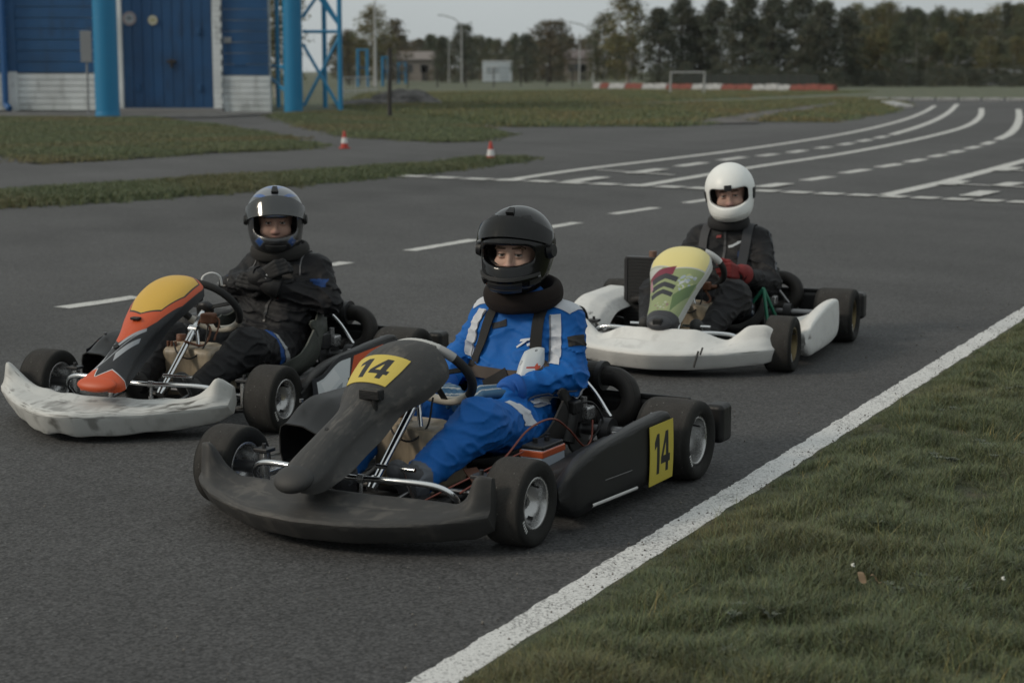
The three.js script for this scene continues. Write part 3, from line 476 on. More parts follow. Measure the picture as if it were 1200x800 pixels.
{ // barrier of red and white blocks, goal, container, mound
  const cR = std([0.31, 0.075, 0.052], 0.7, 0, { map: scuffTex }), cW = std([0.6, 0.61, 0.62], 0.7, 0, { map: scuffTex });
  const segs = [[696, 704, 1], [704, 714, 0], [714, 733, 1], [733, 753, 0], [753, 781, 1], [781, 811, 0], [811, 845, 1], [845, 881, 0], [881, 925, 1], [925, 976, 0]], all = [];
  for (const [a, b, w] of segs) { const n = Math.max(1, Math.round((b - a) / 17)); for (let k = 0; k < n; k++) all.push([mix(a, b, k / n), mix(a, b, (k + 1) / n), w]); }
  const r = rng(5), end = at(976, 106.5), start = at(696, 103.5);
  const names = { 0: 'dull red barrier block in the row before the trees', 1: 'white barrier block in the row before the trees' };
  for (const [a, b, w] of all) {
    const f0 = (a - 696) / 280, f1 = (b - 696) / 280, p = V(0, 0, -mix(-start.z, -end.z, f0)), q = V(0, 0, -mix(-start.z, -end.z, f1)); p.x = (a - 600) / FPX * -p.z; q.x = (b - 600) / FPX * -q.z;
    const L = p.distanceTo(q), t = thing('barrier_block', names[w], 'barrier', [(p.x + q.x) / 2, 0.012, (p.z + q.z) / 2], -Math.atan2(q.z - p.z, q.x - p.x) + (r() - 0.5) * 0.06, names[w] + 's');
    const h = 0.34 + 0.07 * r(), sh = new THREE.Shape([[-0.28, 0], [0.28, 0], [0.28, 0.12], [0.15, 0.2], [0.12, h], [-0.12, h], [-0.15, 0.2], [-0.28, 0.12]].map(c => new THREE.Vector2(...c)));
    part(t, 'block', new THREE.ExtrudeGeometry(sh, { depth: L - 0.08, bevelSize: 0.02, bevelThickness: 0.02, bevelSegments: 1 }).translate(0, 0, -L / 2 + 0.04).rotateY(Math.PI / 2), w ? cW : cR);
    part(t, 'cap', box(0.12, 0.05, 0.16, 0, h + 0.03, 0, 0.01), w ? cW : cR);
  }
  { const a = at(786, 110), b = at(825.5, 110), w = b.x - a.x, h = far(786, 85, -a.z).y, t = thing('goal_frame', 'small pale football goal frame in front of the barrier', 'goal', [(a.x + b.x) / 2, 0.012, a.z]);
    for (const s of [-1, 1]) { part(t, 'post', rod(V(s * w / 2, 0, 0), V(s * w / 2, h, 0), 0.05, 10), palePole); part(t, 'back_stay', rod(V(s * w / 2, h, 0), V(s * w / 2, 0.03, -1.1), 0.03, 8), palePole); }
    part(t, 'crossbar', rod(V(-w / 2 - 0.05, h, 0), V(w / 2 + 0.05, h, 0), 0.05, 10), palePole); part(t, 'ground_bar', rod(V(-w / 2, 0.03, -1.1), V(w / 2, 0.03, -1.1), 0.03, 8), palePole); }
  { const a = at(565.5, 96), d = -a.z, b = far(600, 96, d), w = b.x - a.x, h = far(0, 72.5, d).y, t = thing('site_container', 'white site container standing at the far side of the meadow', 'container', [(a.x + b.x) / 2, 0.012, -d]);
    part(t, 'body', box(w, h, 2.4, 0, h / 2, -1.2, 0.05), std([0.45, 0.5, 0.54], 0.7)); part(t, 'roof_edge', box(w + 0.1, 0.16, 2.5, 0, h + 0.05, -1.2), std([0.5, 0.53, 0.55], 0.7));
    part(t, 'door', box(0.9, h * 0.8, 0.05, w * 0.22, h * 0.42, 0.02), std([0.36, 0.41, 0.45], 0.7)); for (const s of [-0.28, -0.05]) { const wn = part(t, 'window', box(0.7, h * 0.35, 0.05, w * s, h * 0.6, 0.02), std([0.5, 0.5, 0.5], 0.6)); part(wn, 'pane', box(0.6, h * 0.3, 0.06, w * s, h * 0.6, 0.022), phys([0.3, 0.34, 0.37], 0.1)); } }
  { const p = at(474, 122), g = new THREE.SphereGeometry(1, 48, 24, 0, 6.3, 0, 1.57), q = g.attributes.position; for (let i = 0; i < q.count; i++) { const x = q.getX(i), y = q.getY(i), z = q.getZ(i), n = 1 + 0.25 * N3(x * 2 + 3, z * 2, 4) + 0.08 * N3(x * 7, z * 7, 9); q.setXYZ(i, x * 1.6 * n, Math.pow(Math.max(0, y), 2.2) * 0.62 * n, z * 1.6 * n); } g.computeVertexNormals(); boxUV(g, 0.4);
    const m = part(scene, 'gravel_heap', g, gravelMat); m.position.set(p.x, 0.012, p.z); tag(m, 'low grey heap of gravel on the meadow behind the wooden post', 'heap');
    const g2 = g.clone().scale(0.8, 0.45, 0.8), m2 = part(scene, 'gravel_heap', g2, gravelMat); const p2 = at(430, 124); m2.position.set(p2.x, 0.012, p2.z); m2.rotation.y = 1.3; tag(m2, 'flatter grey gravel heap closer to the blue tower', 'heap'); }
}
{ // poles and lamps far behind, playground frames, railing, wire fence
  const lamp = (px, top, base, arm, label, w = 0.11) => { const a = at(px, base), d = -a.z, h = far(px, top, d).y, t = thing('lamp_post', label, 'lamp post', [a.x, 0.012, a.z], 0, 'lamp posts behind the meadow');
    part(t, 'pole', rod(V(0, 0, 0), V(0, h, 0), w, 10, w * 0.55), palePole); if (arm) { part(t, 'arm', tube([V(0, h - 0.05, 0), V(arm * 0.4, h + 0.7, 0), V(arm, h + 1.1, 0)], 0.06, 12, 8), palePole); part(t, 'lamp_head', box(0.7, 0.12, 0.28, arm * 1.2, h + 1.12, 0, 0.05), palePole); } else part(t, 'cap', new THREE.SphereGeometry(w * 0.7, 10, 8).translate(0, h, 0), palePole); };
  lamp(440, 2, 101, 0, 'thick pale pole without an arm behind the playground', 0.16); lamp(541, 30, 97, -1.9, 'tall lamp post with an arm in front of the dark round tree'); lamp(526, 42, 97, 0, 'thin pale pole beside the lamp post by the dark tree', 0.07);
  lamp(695, 38, 98, -2.6, 'lamp post with a long arm near the yellow birch'); lamp(679, 40, 98, 0, 'pale pole beside the long armed lamp post', 0.09); lamp(738.5, 42, 100, -1.6, 'lamp post with a curved arm before the dark pines');
  for (const [x0, x1, top, base, label] of [[419, 430, 57, 102, 'taller blue playground frame near the pale pole'], [448, 455, 66, 101, 'narrow blue playground frame behind the wooden post'], [467, 475, 73, 98, 'small blue playground frame at the far meadow side']]) {
    const a = at(x0, base), b = at(x1, base), d = -a.z, h = far(x0, top, d).y, t = thing('playground_frame', label, 'play frame', [(a.x + b.x) / 2, 0.012, a.z]), w = b.x - a.x;
    for (const s of [-1, 1]) { part(t, 'post', rod(V(s * w / 2, 0, 0), V(s * w / 2, h, 0), 0.09, 10), gSky); part(t, 'post', rod(V(s * w / 2, 0, -1), V(s * w / 2, h, -1), 0.09, 10), gSky); } part(t, 'crossbar', rod(V(-w / 2, h - 0.1, 0), V(w / 2, h - 0.1, 0), 0.07, 10), gSky); part(t, 'platform', box(w, 0.1, 1, 0, h * 0.5, -0.5), gBlue);
  }
  { const a = at(403, 113), b = at(441, 110), t = thing('railing', 'pale metal railing with upright bars beside the gravel heap', 'railing', [a.x, 0.012, a.z], -Math.atan2(b.z - a.z, b.x - a.x)), L = a.distanceTo(b); for (const y of [0.25, 1.0]) part(t, 'rail', rod(V(0, y, 0), V(L, y, 0), 0.025, 8), palePole); for (let k = 0; k <= 9; k++) part(t, 'upright', rod(V(L * k / 9, 0, 0), V(L * k / 9, 1.05, 0), k % 3 ? 0.014 : 0.03, 8), palePole); }
  { const a = at(478, 103), b = at(700, 101), t = thing('wire_fence', 'thin dark wire fence with posts along the back of the meadow', 'fence', [0, 0, 0]); for (let k = 0; k <= 7; k++) { const p = a.clone().lerp(b, k / 7); part(t, 'post', rod(p, p.clone().setY(1.6), 0.05, 8), darkPole); } for (const y of [0.4, 0.8, 1.2, 1.55]) part(t, 'wire', rod(a.clone().setY(y), b.clone().setY(y), 0.008, 5), darkPole); }
  { const a = at(778, 103), b = at(960, 104.5), t = thing('panel_fence', 'dark fence panels behind the barrier row under the pines', 'fence', [0, 0, 0]), m = std([0.018, 0.024, 0.022], 0.9); const n = 16; for (let k = 0; k < n; k++) { const p = a.clone().lerp(b, k / n), q = a.clone().lerp(b, (k + 0.96) / n); part(t, 'panel', bar(p.clone().setY(0.55), q.clone().setY(0.55), 0.05, 1.0), m); part(t, 'post', rod(p.clone().setY(0), p.clone().setY(1.15), 0.06, 8), darkPole); } }
  const house = (px0, px1, top, base, d, wall, roof, label) => { const a = far(px0, base, d), b = far(px1, base, d), w = b.x - a.x, h = far(px0, top, d).y, t = thing('far_house', label, 'house', [(a.x + b.x) / 2, 0.012, -d]);
    part(t, 'wall', box(w, h * 0.72, 6, 0, h * 0.36, -3), wall); const sh = new THREE.Shape([[-3.4, 0], [3.4, 0], [0, h * 0.28]].map(c => new THREE.Vector2(...c))); part(t, 'roof', new THREE.ExtrudeGeometry(sh, { depth: w + 0.6, bevelEnabled: false }).rotateY(Math.PI / 2).translate(-w / 2 - 0.3, h * 0.72, -3), roof);
    for (let k = 0; k < 3; k++) part(t, 'window', box(0.8, 1.0, 0.06, w * (k - 1) * 0.3, h * 0.42, 0.02), phys([0.05, 0.055, 0.06], 0.15)); part(t, 'door', box(0.9, Math.min(2, h * 0.55), 0.06, w * 0.42 - 0.5, Math.min(2, h * 0.55) / 2, 0.02), darkPole); };
  house(452, 507, 60, 92, 235, std([0.21, 0.185, 0.165], 0.9), std([0.17, 0.15, 0.14], 0.9), 'long beige low house behind the playground'); house(664, 690, 58, 95, 250, std([0.26, 0.22, 0.2], 0.9), std([0.12, 0.1, 0.1], 0.9), 'beige house between the bushy tree and the birch');
  house(1177, 1206, 80, 96, 168, std([0.42, 0.44, 0.47], 0.8), std([0.3, 0.32, 0.34], 0.8), 'white shed at the forest edge'); house(1040, 1092, 62, 98, 175, std([0.14, 0.14, 0.14], 0.9), std([0.2, 0.2, 0.2], 0.9), 'grey roofed shed half hidden by bushes'); house(1116, 1142, 66, 98, 178, std([0.2, 0.2, 0.2], 0.9), std([0.24, 0.25, 0.26], 0.9), 'small grey shed under the yellow birches');
}
// trees
const bark = std([0.045, 0.036, 0.03], 0.95, 0, { bumpMap: grainTex, bumpScale: 0.03 }), birchBark = std([0.3, 0.29, 0.27], 0.9);
const leafMat = c => phys(c, 0.9, 0, { side: THREE.DoubleSide, transmission: 0.3, thickness: 0, vertexColors: true });
function treeProto(kind, seed) {
  const r = rng(seed), h = 10, G = { P: [], C: [], I: [] }, limbs = [];
  const K = { pine: { base: 0.02, w: 3.1, n: 300, m: 36, s: 0.24, trunk: 0.2 }, birch: { base: 0.08, w: 2.5, n: 180, m: 34, s: 0.19, trunk: 0.13 }, oak: { base: 0.03, w: 3.9, n: 240, m: 32, s: 0.25, trunk: 0.24 }, spruce: { base: 0.06, w: 2.1, n: 150, m: 26, s: 0.24, trunk: 0.16 }, bush: { base: 0.0, w: 5.5, n: 130, m: 28, s: 0.34, trunk: 0.1 } }[kind];
  const lean = (r() - 0.5) * 0.5; limbs.push(hose([V(0, -0.1, 0), V(lean * 0.4, h * 0.35, 0.1), V(lean, h * 0.72, 0), V(lean * 1.2, h * 0.97, 0)], [K.trunk, K.trunk * 0.8, K.trunk * 0.45, 0.03], 12, 8));
  for (let c = 0; c < K.n; c++) {
    const t = Math.pow(r(), kind === 'spruce' ? 0.85 : 0.75), y = K.base + (1 - K.base) * t; // 0..1
    const prof = kind === 'spruce' ? Math.pow(1 - t, 0.8) : kind === 'pine' ? Math.pow(Math.sin(Math.PI * (0.18 + 0.8 * t)), 0.7) : kind === 'birch' ? Math.pow(Math.sin(Math.PI * (0.1 + 0.86 * t)), 0.9) : Math.pow(Math.sin(Math.PI * (0.16 + 0.8 * t)), 0.6);
    const a = r() * 6.283, lump = 0.72 + 0.5 * N3(Math.cos(a) * 1.3, y * 4, Math.sin(a) * 1.3 + seed), rad = K.w * prof * lump * Math.sqrt(0.12 + 0.88 * r()), cx = lean * y + Math.cos(a) * rad, cz = Math.sin(a) * rad, cy = h * y * (kind === 'bush' ? 0.9 : 1) - (kind === 'pine' ? 0 : rad * 0.1);
    if (c % 9 === 0 && kind !== 'bush') limbs.push(rod(V(lean * y * 0.8, Math.max(0.4, cy - 0.9 - rad * 0.25), 0), V(cx, cy, cz), 0.05, 5, 0.012));
    const cr = (0.35 + 0.55 * r()) * (kind === 'oak' || kind === 'bush' ? 1.25 : 1), shade = 0.65 + 0.7 * r(), warm = r();
    for (let k = 0; k < K.m; k++) {
      const u = r() * 2 - 1, f = r() * 6.283, rr = cr * Math.cbrt(r()), q = Math.sqrt(1 - u * u), x = cx + Math.cos(f) * q * rr * 1.15, y2 = cy + u * rr * 0.75, z = cz + Math.sin(f) * q * rr * 1.15, s = K.s * (0.5 + 0.9 * r()), o = G.P.length / 3;
      const ax = V(r() - 0.5, r() - 0.5, r() - 0.5).normalize(), bx = V(r() - 0.5, r() - 0.5, r() - 0.5).cross(ax).normalize(), g = shade * (0.8 + 0.4 * r());
      for (const [p, w] of [[-0.5, 0], [0, 0.35], [0.5, 0], [0, -0.35]]) { G.P.push(x + (ax.x * p + bx.x * w) * s, y2 + (ax.y * p + bx.y * w) * s, z + (ax.z * p + bx.z * w) * s); G.C.push(g * (0.85 + 0.5 * warm), g, g * (0.95 - 0.2 * warm)); }
      G.I.push(o, o + 1, o + 2, o, o + 2, o + 3);
    }
  }
  const crown = new THREE.BufferGeometry(); crown.setAttribute('position', new THREE.Float32BufferAttribute(G.P, 3)); crown.setAttribute('color', new THREE.Float32BufferAttribute(G.C, 3)); crown.setIndex(G.I); crown.computeVertexNormals();
  return { crown, trunk: merge(limbs), w: K.w, h };
}
const protos = { pine: [treeProto('pine', 1), treeProto('pine', 2), treeProto('pine', 3)], birch: [treeProto('birch', 4), treeProto('birch', 5)], oak: [treeProto('oak', 6), treeProto('oak', 7)], spruce: [treeProto('spruce', 8), treeProto('spruce', 9)], bush: [treeProto('bush', 10), treeProto('bush', 11)] };
const leafs = { dark: leafMat([0.05, 0.063, 0.043]), green: leafMat([0.058, 0.076, 0.04]), yellow: leafMat([0.115, 0.115, 0.045]), olive: leafMat([0.075, 0.083, 0.042]), brown: leafMat([0.085, 0.077, 0.046]) };
let treeCount = 0;
function tree(kind, tint, px, top, half, d, label, group) {
  const k = treeCount++, p = protos[kind][k % protos[kind].length], foot = far(px, HORIZON, d), hgt = far(px, top, d).y * 1.03, wid = half / FPX * d, nm = { pine: 'pine_tree', birch: 'birch_tree', oak: 'broadleaf_tree', spruce: 'spruce_tree', bush: 'bush' }[kind];
  const t = thing(nm, label, kind === 'bush' ? 'bush' : 'tree', [foot.x, 0, -d], k * 2.399, group); t.scale.set(wid / p.w, hgt / p.h, wid / p.w);
  part(t, 'trunk', p.trunk, kind === 'birch' ? birchBark : bark); part(t, 'crown', p.crown, leafs[tint]);
}
{
  const r = rng(33);
  tree('birch', 'yellow', 322, -40, 46, 92, 'yellowing birch showing between garage and blue tower');
  tree('birch', 'brown', 300, -20, 40, 110, 'brownish birch behind the garage corner'); tree('birch', 'yellow', 437, 10, 32, 170, 'thin yellow brown birch behind the playground'); tree('birch', 'brown', 462, 26, 26, 178, 'lower rusty birch right beside the thin yellow one');
  tree('oak', 'brown', 408, 38, 24, 176, 'low brown tree behind the blue tower');
  tree('oak', 'dark', 545, 31, 24, 205, 'single dark round tree behind the lamp post'); tree('oak', 'dark', 517, 45, 16, 206, 'smaller dark tree left beside the single round one');
  tree('oak', 'brown', 645, 27, 40, 205, 'broad brown bushy tree behind the container'); tree('oak', 'dark', 616, 42, 20, 200, 'low dark tree between container and bushy tree');
  tree('birch', 'yellow', 736, -8, 40, 165, 'tall yellow green birch at the left end of the pines'); tree('birch', 'olive', 707, 18, 28, 172, 'slender olive birch beside the tall yellow one');
  const dark = 'dark pine in the dense row behind the barrier', dg = 'pines behind the barrier';
  for (const [x, y, w, tnt] of [[772, 14, 30, 'dark'], [800, 2, 34, 'dark'], [838, 4, 34, 'dark'], [872, -4, 36, 'dark'], [906, 0, 34, 'dark'], [938, -6, 36, 'dark'], [966, 6, 30, 'dark'], [992, 14, 30, 'dark'], [820, 22, 34, 'green'], [888, 26, 36, 'dark'], [950, 30, 34, 'dark']]) tree('pine', tnt, x, y, w, 148 + 18 * r(), dark, dg);
  const mg = 'mixed wood', kindLabel = (k, c, where) => ({ yellow: 'yellowing', dark: 'dark green', green: 'green', olive: 'olive', brown: 'rusty brown' }[c] + ' ' + { pine: 'pine', birch: 'birch', oak: 'broadleaf tree', spruce: 'spruce' }[k] + ' ' + where);
  for (let k = 0; k < 30; k++) { const x = 992 + k * 8.6 + 5 * r(), kind = ['spruce', 'pine', 'birch', 'oak'][Math.floor(r() * 4)], tnt = kind === 'birch' ? (r() < 0.6 ? 'yellow' : 'olive') : kind === 'spruce' ? 'dark' : r() < 0.5 ? 'green' : 'olive'; tree(kind, tnt, x, 8 + 14 * r() - 4 * Math.sin(k * 0.35), kind === 'spruce' ? 16 : 24, 185 + 45 * r(), kindLabel(kind, tnt, 'in the mixed wood beside the dark pine row'), mg); }
  for (let k = 0; k < 13; k++) { const x = 1000 + k * 17 + 8 * r(), kd = r() < 0.5 ? 'birch' : 'pine', tn = r() < 0.45 ? 'yellow' : 'green'; tree(kd, tn, x, 30 + 22 * r(), 20, 165 + 10 * r(), kindLabel(kd, tn, 'of low growth along the front of the mixed wood'), 'front trees of the mixed wood'); }
  for (let k = 0; k < 22; k++) { const x = 985 + k * 11 + 6 * r(); tree('bush', r() < 0.75 ? 'dark' : 'olive', x, 72 + 14 * r(), 17 + 8 * r(), 150 + 12 * r(), 'dark bush at the foot of the wood', 'bushes at the foot of the wood'); }
  for (let k = 0; k < 13; k++) tree('bush', 'dark', 770 + k * 17.5, 70 + 12 * r(), 18, 140 + 8 * r(), 'dark shrub under the pines behind the barrier', 'shrubs under the pines');
  for (let k = 0; k < 34; k++) { const x = 395 + k * 10.4 + 6 * r(); const kd = ['birch', 'pine', 'oak', 'spruce'][Math.floor(r() * 4)], tn = ['olive', 'brown', 'green', 'brown'][Math.floor(r() * 4)]; tree(kd, tn, x, 41 + 9 * r(), 17, 270 + 50 * r(), kindLabel(kd, tn, 'in the distant low wood behind the meadow'), 'distant wood behind the meadow'); }
  for (let k = 0; k < 16; k++) tree('bush', r() < 0.5 ? 'brown' : 'olive', 400 + k * 21 + 8 * r(), 78 + 6 * r(), 16, 225 + 20 * r(), 'low brownish bush along the far meadow side', 'bushes along the far meadow side');
  for (let k = 0; k < 12; k++) tree(['birch', 'oak', 'pine'][k % 3], ['olive', 'green', 'brown'][k % 3], 1240 + k * 24, 8 + 16 * r(), 26, 190 + 30 * r(), kindLabel(['birch', 'oak', 'pine'][k % 3], ['olive', 'green', 'brown'][k % 3], 'in the mixed wood beside the dark pine row'), mg);
}

// thin evening haze between the camera and the far wood
scene.fog = new THREE.FogExp2(new THREE.Color(0.86, 0.9, 0.92), 0.0001);

// ------------------------------------------------------------------ karts: local axes x = driver's left, y = up, z = forward; rear axle at z 0, front axle at z 1.05
const rubberTex = tex(512, (u, v, i, j) => {
  const tread = smooth(0.30, 0.345, v) * (1 - smooth(0.655, 0.70, v)), a = fbm(u, v, 16, 4, 71), c = hash2(i, j, 5), st = vnoise(u * 200, v * 60, 60, 6);
  let l = mix(0.011 + 0.006 * a, 0.020 + 0.018 * a * (0.6 + 0.8 * st), tread) * (0.75 + 0.5 * c); let w = mix(1.0, 1.06, tread);
  if (tread > 0.5 && hash2(Math.floor(i / 3), Math.floor(j / 3), 12) > 0.9965) { l = 0.12; w = 1; }
  return [lin(l * w), lin(l), lin(l * 0.94)];
}, true);
const M = {
  rubber: phys(1, 0.88, 0, { specularIntensity: 0.5, map: rubberTex, bumpMap: fineTex, bumpScale: 0.0015 }),
  alu: std([0.4, 0.4, 0.4], 0.5, 0.75, { roughnessMap: scuffTex }), gold: std([0.15, 0.12, 0.065], 0.55, 0.9), chrome: phys([0.62, 0.63, 0.64], 0.16, 1), steel: std([0.22, 0.22, 0.225], 0.42, 1), darkSteel: std([0.05, 0.05, 0.052], 0.5, 0.7), frameBlack: std(0.02, 0.5, 0.2),
  black: phys([0.0105, 0.0107, 0.0112], 0.46, 0, { specularIntensity: 0.6, bumpMap: grainTex, bumpScale: 0.0006 }), blackMatte: phys([0.029, 0.028, 0.027], 0.66, 0, { specularIntensity: 0.5, map: scuffTex, bumpMap: fineTex, bumpScale: 0.0006 }), exhaust: std([0.032, 0.028, 0.025], 0.62, 0.35, { map: scuffTex, bumpMap: grainTex, bumpScale: 0.002 }),
  tank: phys([0.52, 0.43, 0.31], 0.45, 0, { map: scuffTex }), brown: std([0.12, 0.045, 0.02], 0.6), orange: phys([0.42, 0.075, 0.02], 0.4, 0, { clearcoat: 0.3 }), cable: std([0.16, 0.035, 0.02], 0.5), green: std([0.01, 0.13, 0.075], 0.45), whitePl: std([0.5, 0.5, 0.49], 0.5), grip: std(0.014, 0.85, 0, { bumpMap: weaveTex, bumpScale: 0.001 }),
  seatGrey: std([0.105, 0.115, 0.10], 0.6, 0, { map: scuffTex }), seatBlack: std([0.02, 0.0195, 0.019], 0.6, 0, { map: scuffTex }), pale: std([0.4, 0.38, 0.33], 0.7, 0, { bumpMap: weaveTex, bumpScale: 0.001 }), radiator: std([0.012, 0.012, 0.012], 0.6), tray: std([0.05, 0.05, 0.05], 0.6, 0.3),
};
// white body plastic, scraped: dark scuffs and rubbed dirt with edges of their own
const dirty = (base, k, seed, scuff = [], dirt = [0.10, 0.095, 0.085]) => std(1, 0.58, 0, { map: tex(1024, (u, v, i, j) => {
  const a = fbm(u, v, 7, 6, seed), s = fbm(u, v, 30, 4, seed + 9), str = fbm(u, v * 0.2, 60, 4, seed + 3); let m = k * 0.8 * smooth(0.60, 0.74, a * 0.6 + s * 0.5); for (const [cu, cv, ru, rv, q] of scuff) m += q * smooth(1, 0.45, Math.hypot((u - cu) / ru, (v - cv) / rv)) * smooth(0.40, 0.60, 0.65 * str + 0.35 * s); const f = k * 0.35 * smooth(0.5, 0.9, fbm(u, v, 30, 3, seed + 5)), c = 0.95 + 0.1 * hash2(i, j, 2), d = clamp(m + f);
  return [0, 1, 2].map(q => lin(mix(base[q], dirt[q], d) * c * (0.86 + 0.24 * a)));
}, true), bumpMap: grainTex, bumpScale: 0.0006 });
const tyreGeo = (R, w, rr) => { const h = w / 2, pts = [[rr, -h * 0.82], [rr + 0.006, -h * 0.9], [mix(rr, R, 0.45), -h * 1.0], [mix(rr, R, 0.75), -h * 0.985], [R * 0.965, -h * 0.9], [R * 0.993, -h * 0.72], [R, -h * 0.45], [R * 1.002, 0], [R, h * 0.45], [R * 0.993, h * 0.72], [R * 0.965, h * 0.9], [mix(rr, R, 0.75), h * 0.985], [mix(rr, R, 0.45), h * 1.0], [rr + 0.006, h * 0.9], [rr, h * 0.82]];
  const c = new THREE.CatmullRomCurve3(pts.map(([r, x]) => V(r, x, 0)), false, 'centripetal').getPoints(42).map(p => [p.x, p.y]); return lathe(c, 72, 'x'); };
const rimGeo = (w, rr) => { const h = w / 2; return merge([lathe([[rr - 0.006, -h * 0.72], [rr + 0.004, -h * 0.74], [rr + 0.004, -h * 0.84], [rr - 0.003, -h * 0.85], [rr - 0.007, -h * 0.8], [rr - 0.012, -h * 0.55], [rr - 0.02, -h * 0.05], [0.034, 0.0], [0.03, 0.002], [0.03, 0.012], [0.022, 0.012]], 56, 'x'), lathe([[0.03, 0.004], [rr - 0.021, h * 0.05], [rr - 0.012, h * 0.55], [rr - 0.007, h * 0.8], [rr - 0.003, h * 0.85], [rr + 0.004, h * 0.84], [rr + 0.004, h * 0.74], [rr - 0.004, h * 0.7]], 56, 'x')]); };
function wheel(k, x, z, R, w, rimMat, hubIn) {
  const g = new THREE.Group(); g.name = 'wheel'; g.position.set(x, R, z); k.add(g); const s = Math.sign(x), rr = R * 0.585;
  const t = part(g, 'tyre', tyreGeo(R, w, rr + 0.002), M.rubber); t.rotation.x = x * 7 + z;
  const m = part(g, 'rim', rimGeo(w, rr), rimMat); if (s < 0) m.rotation.z = Math.PI; m.rotation.x = x * 3 + z;
  const bolts = []; for (let i = 0; i < 3; i++) { const a = i * 2.094 + 0.4; bolts.push(rod(V(s * 0.002, Math.cos(a) * 0.024, Math.sin(a) * 0.024), V(s * 0.02, Math.cos(a) * 0.024, Math.sin(a) * 0.024), 0.006, 6)); }
  part(g, 'hub', [rod(V(-s * (hubIn ? 0.1 : 0.06), 0, 0), V(s * 0.022, 0, 0), 0.02, 16), rod(V(0, 0, 0), V(s * 0.03, 0, 0), 0.011, 6), ...bolts], M.steel);
  const slots = []; for (let i = 0; i < 3; i++) { const a = i * 2.094 + 1.5; slots.push(rod(V(s * (w * 0.12), Math.cos(a) * (rr - 0.021), Math.sin(a) * (rr - 0.021)), V(s * (w * 0.24), Math.cos(a) * (rr - 0.018), Math.sin(a) * (rr - 0.018)), 0.0042, 8)); }
  part(g, 'rim_slot', slots, M.darkSteel); part(g, 'valve', rod(V(s * w * 0.3, 0.05, -0.012), V(s * w * 0.44, 0.047, -0.014), 0.003, 6), M.black);
  const mk = []; for (let i = 0; i < 5; i++) { const a0 = 1.9 + i * 0.09, r0 = rr + 0.022, r1 = rr + 0.034, sx = s * (w / 2 + 0.0012); const q = new THREE.PlaneGeometry(0.006, 0.012); q.rotateY(s * Math.PI / 2); q.translate(sx, 0, 0); q.translate(0, (r0 + r1) / 2, 0); q.rotateX(a0 * s); mk.push(q); }
  part(g, 'sidewall_mark', mk, M.whitePl);
  return g;
}
const lerpT = (T, t) => { const n = T.length; for (let i = 0; i < n - 1; i++) if (t <= T[i + 1][0]) { const f = (t - T[i][0]) / (T[i + 1][0] - T[i][0]); return T[i].map((v, q) => mix(v, T[i + 1][q], f)); } return T[n - 1].slice(); };
// rows: [t, front z, bottom y, crease y, top y, top z, back z]
function bumperGeo(half, T) {
  const rings = [], xs = []; for (let i = -11; i <= 11; i++) xs.push(Math.sign(i) * Math.pow(Math.abs(i) / 11, 0.85));
  for (const t of xs) {
    const [, zf, yb, yc, yt, zt, zb] = lerpT(T, Math.abs(t)), x = t * half, e = Math.abs(t) > 0.99 ? 0.9 : 1;
    const c = V(x, (yb + yt) / 2, (zf + zb) / 2), p = (y, z) => V(x, y, z).lerp(c, 1 - e);
    rings.push(rounded([p(yb + 0.012, zb + 0.02), p(yb, zf - 0.05), p(yc - 0.004, zf), p(yc + 0.012, zf - 0.02), p(mix(yc + 0.012, yt, 0.38), mix(zf, zt, 0.62)), p(yt, zt + 0.008), p(yt - 0.004, zt - 0.014), p(mix(yb, yt, 0.4), zb)], 0.009));
  }
  return skin(rings, 110, 90, 0.7);
}
// fairing rows: [s, y, z, half width, crown drop, skirt]
function fairingP(T, flare = 0.6) {
  const cols = [1, 2, 3, 4, 5].map(c => new THREE.CatmullRomCurve3(T.map(r => V(r[0], r[c], 0)), false, 'centripetal'));
  const val = (c, s) => { // by s
    let lo = 0, hi = 1; for (let i = 0; i < 22; i++) { const m = (lo + hi) / 2; if (cols[c].getPoint(m).x < s) lo = m; else hi = m; } return cols[c].getPoint((lo + hi) / 2).y; };
  const N = 120, cache = []; for (let i = 0; i <= N; i++) cache.push([0, 1, 2, 3, 4].map(c => val(c, i / N)));
  const get = s => { const x = clamp(s) * N, i = Math.min(N - 1, Math.floor(x)); return cache[i].map((v, q) => mix(v, cache[i + 1][q], x - i)); };
  return (u, s) => {
    const [y, z, w, d, sk] = get(s), [y2, z2] = get(Math.min(1, s + 0.01)), [y0, z0] = get(Math.max(0, s - 0.01)), ty = y2 - y0, tz = z2 - z0, L = Math.hypot(ty, tz) || 1, ny = tz / L, nz = -ty / L; // outward: up and forward
    const t = (u - 0.5) * 2 * 1.34, a = Math.abs(t), sg = Math.sign(t); let x, dn;
    if (a <= 1) { x = t * w * (1 - 0.06 * a * a); dn = d * a * a * (0.55 + 0.45 * a * a); } else { const f = (a - 1) / 0.34; x = sg * w * (0.94 + 0.03 * f + flare * f * f * smooth(0.45, 0.66, s) * (1 - smooth(0.76, 0.92, s))); dn = d + sk * f; }
    return V(x, y - ny * dn, z - nz * dn);
  };
}
function noseCap(F, s, a, b, c) { const p = F(0.5, s), q = F(0.5, s - 0.05), g = new THREE.SphereGeometry(1, 40, 24); g.scale(a, b, c); const t = p.clone().sub(q).normalize(); g.rotateX(Math.atan2(-t.y, t.z)); const u = g.attributes.uv; for (let i = 0; i < u.count; i++) u.setXY(i, 0.3, 0.97); return g.translate(p.x, p.y - b * 0.72, p.z); }
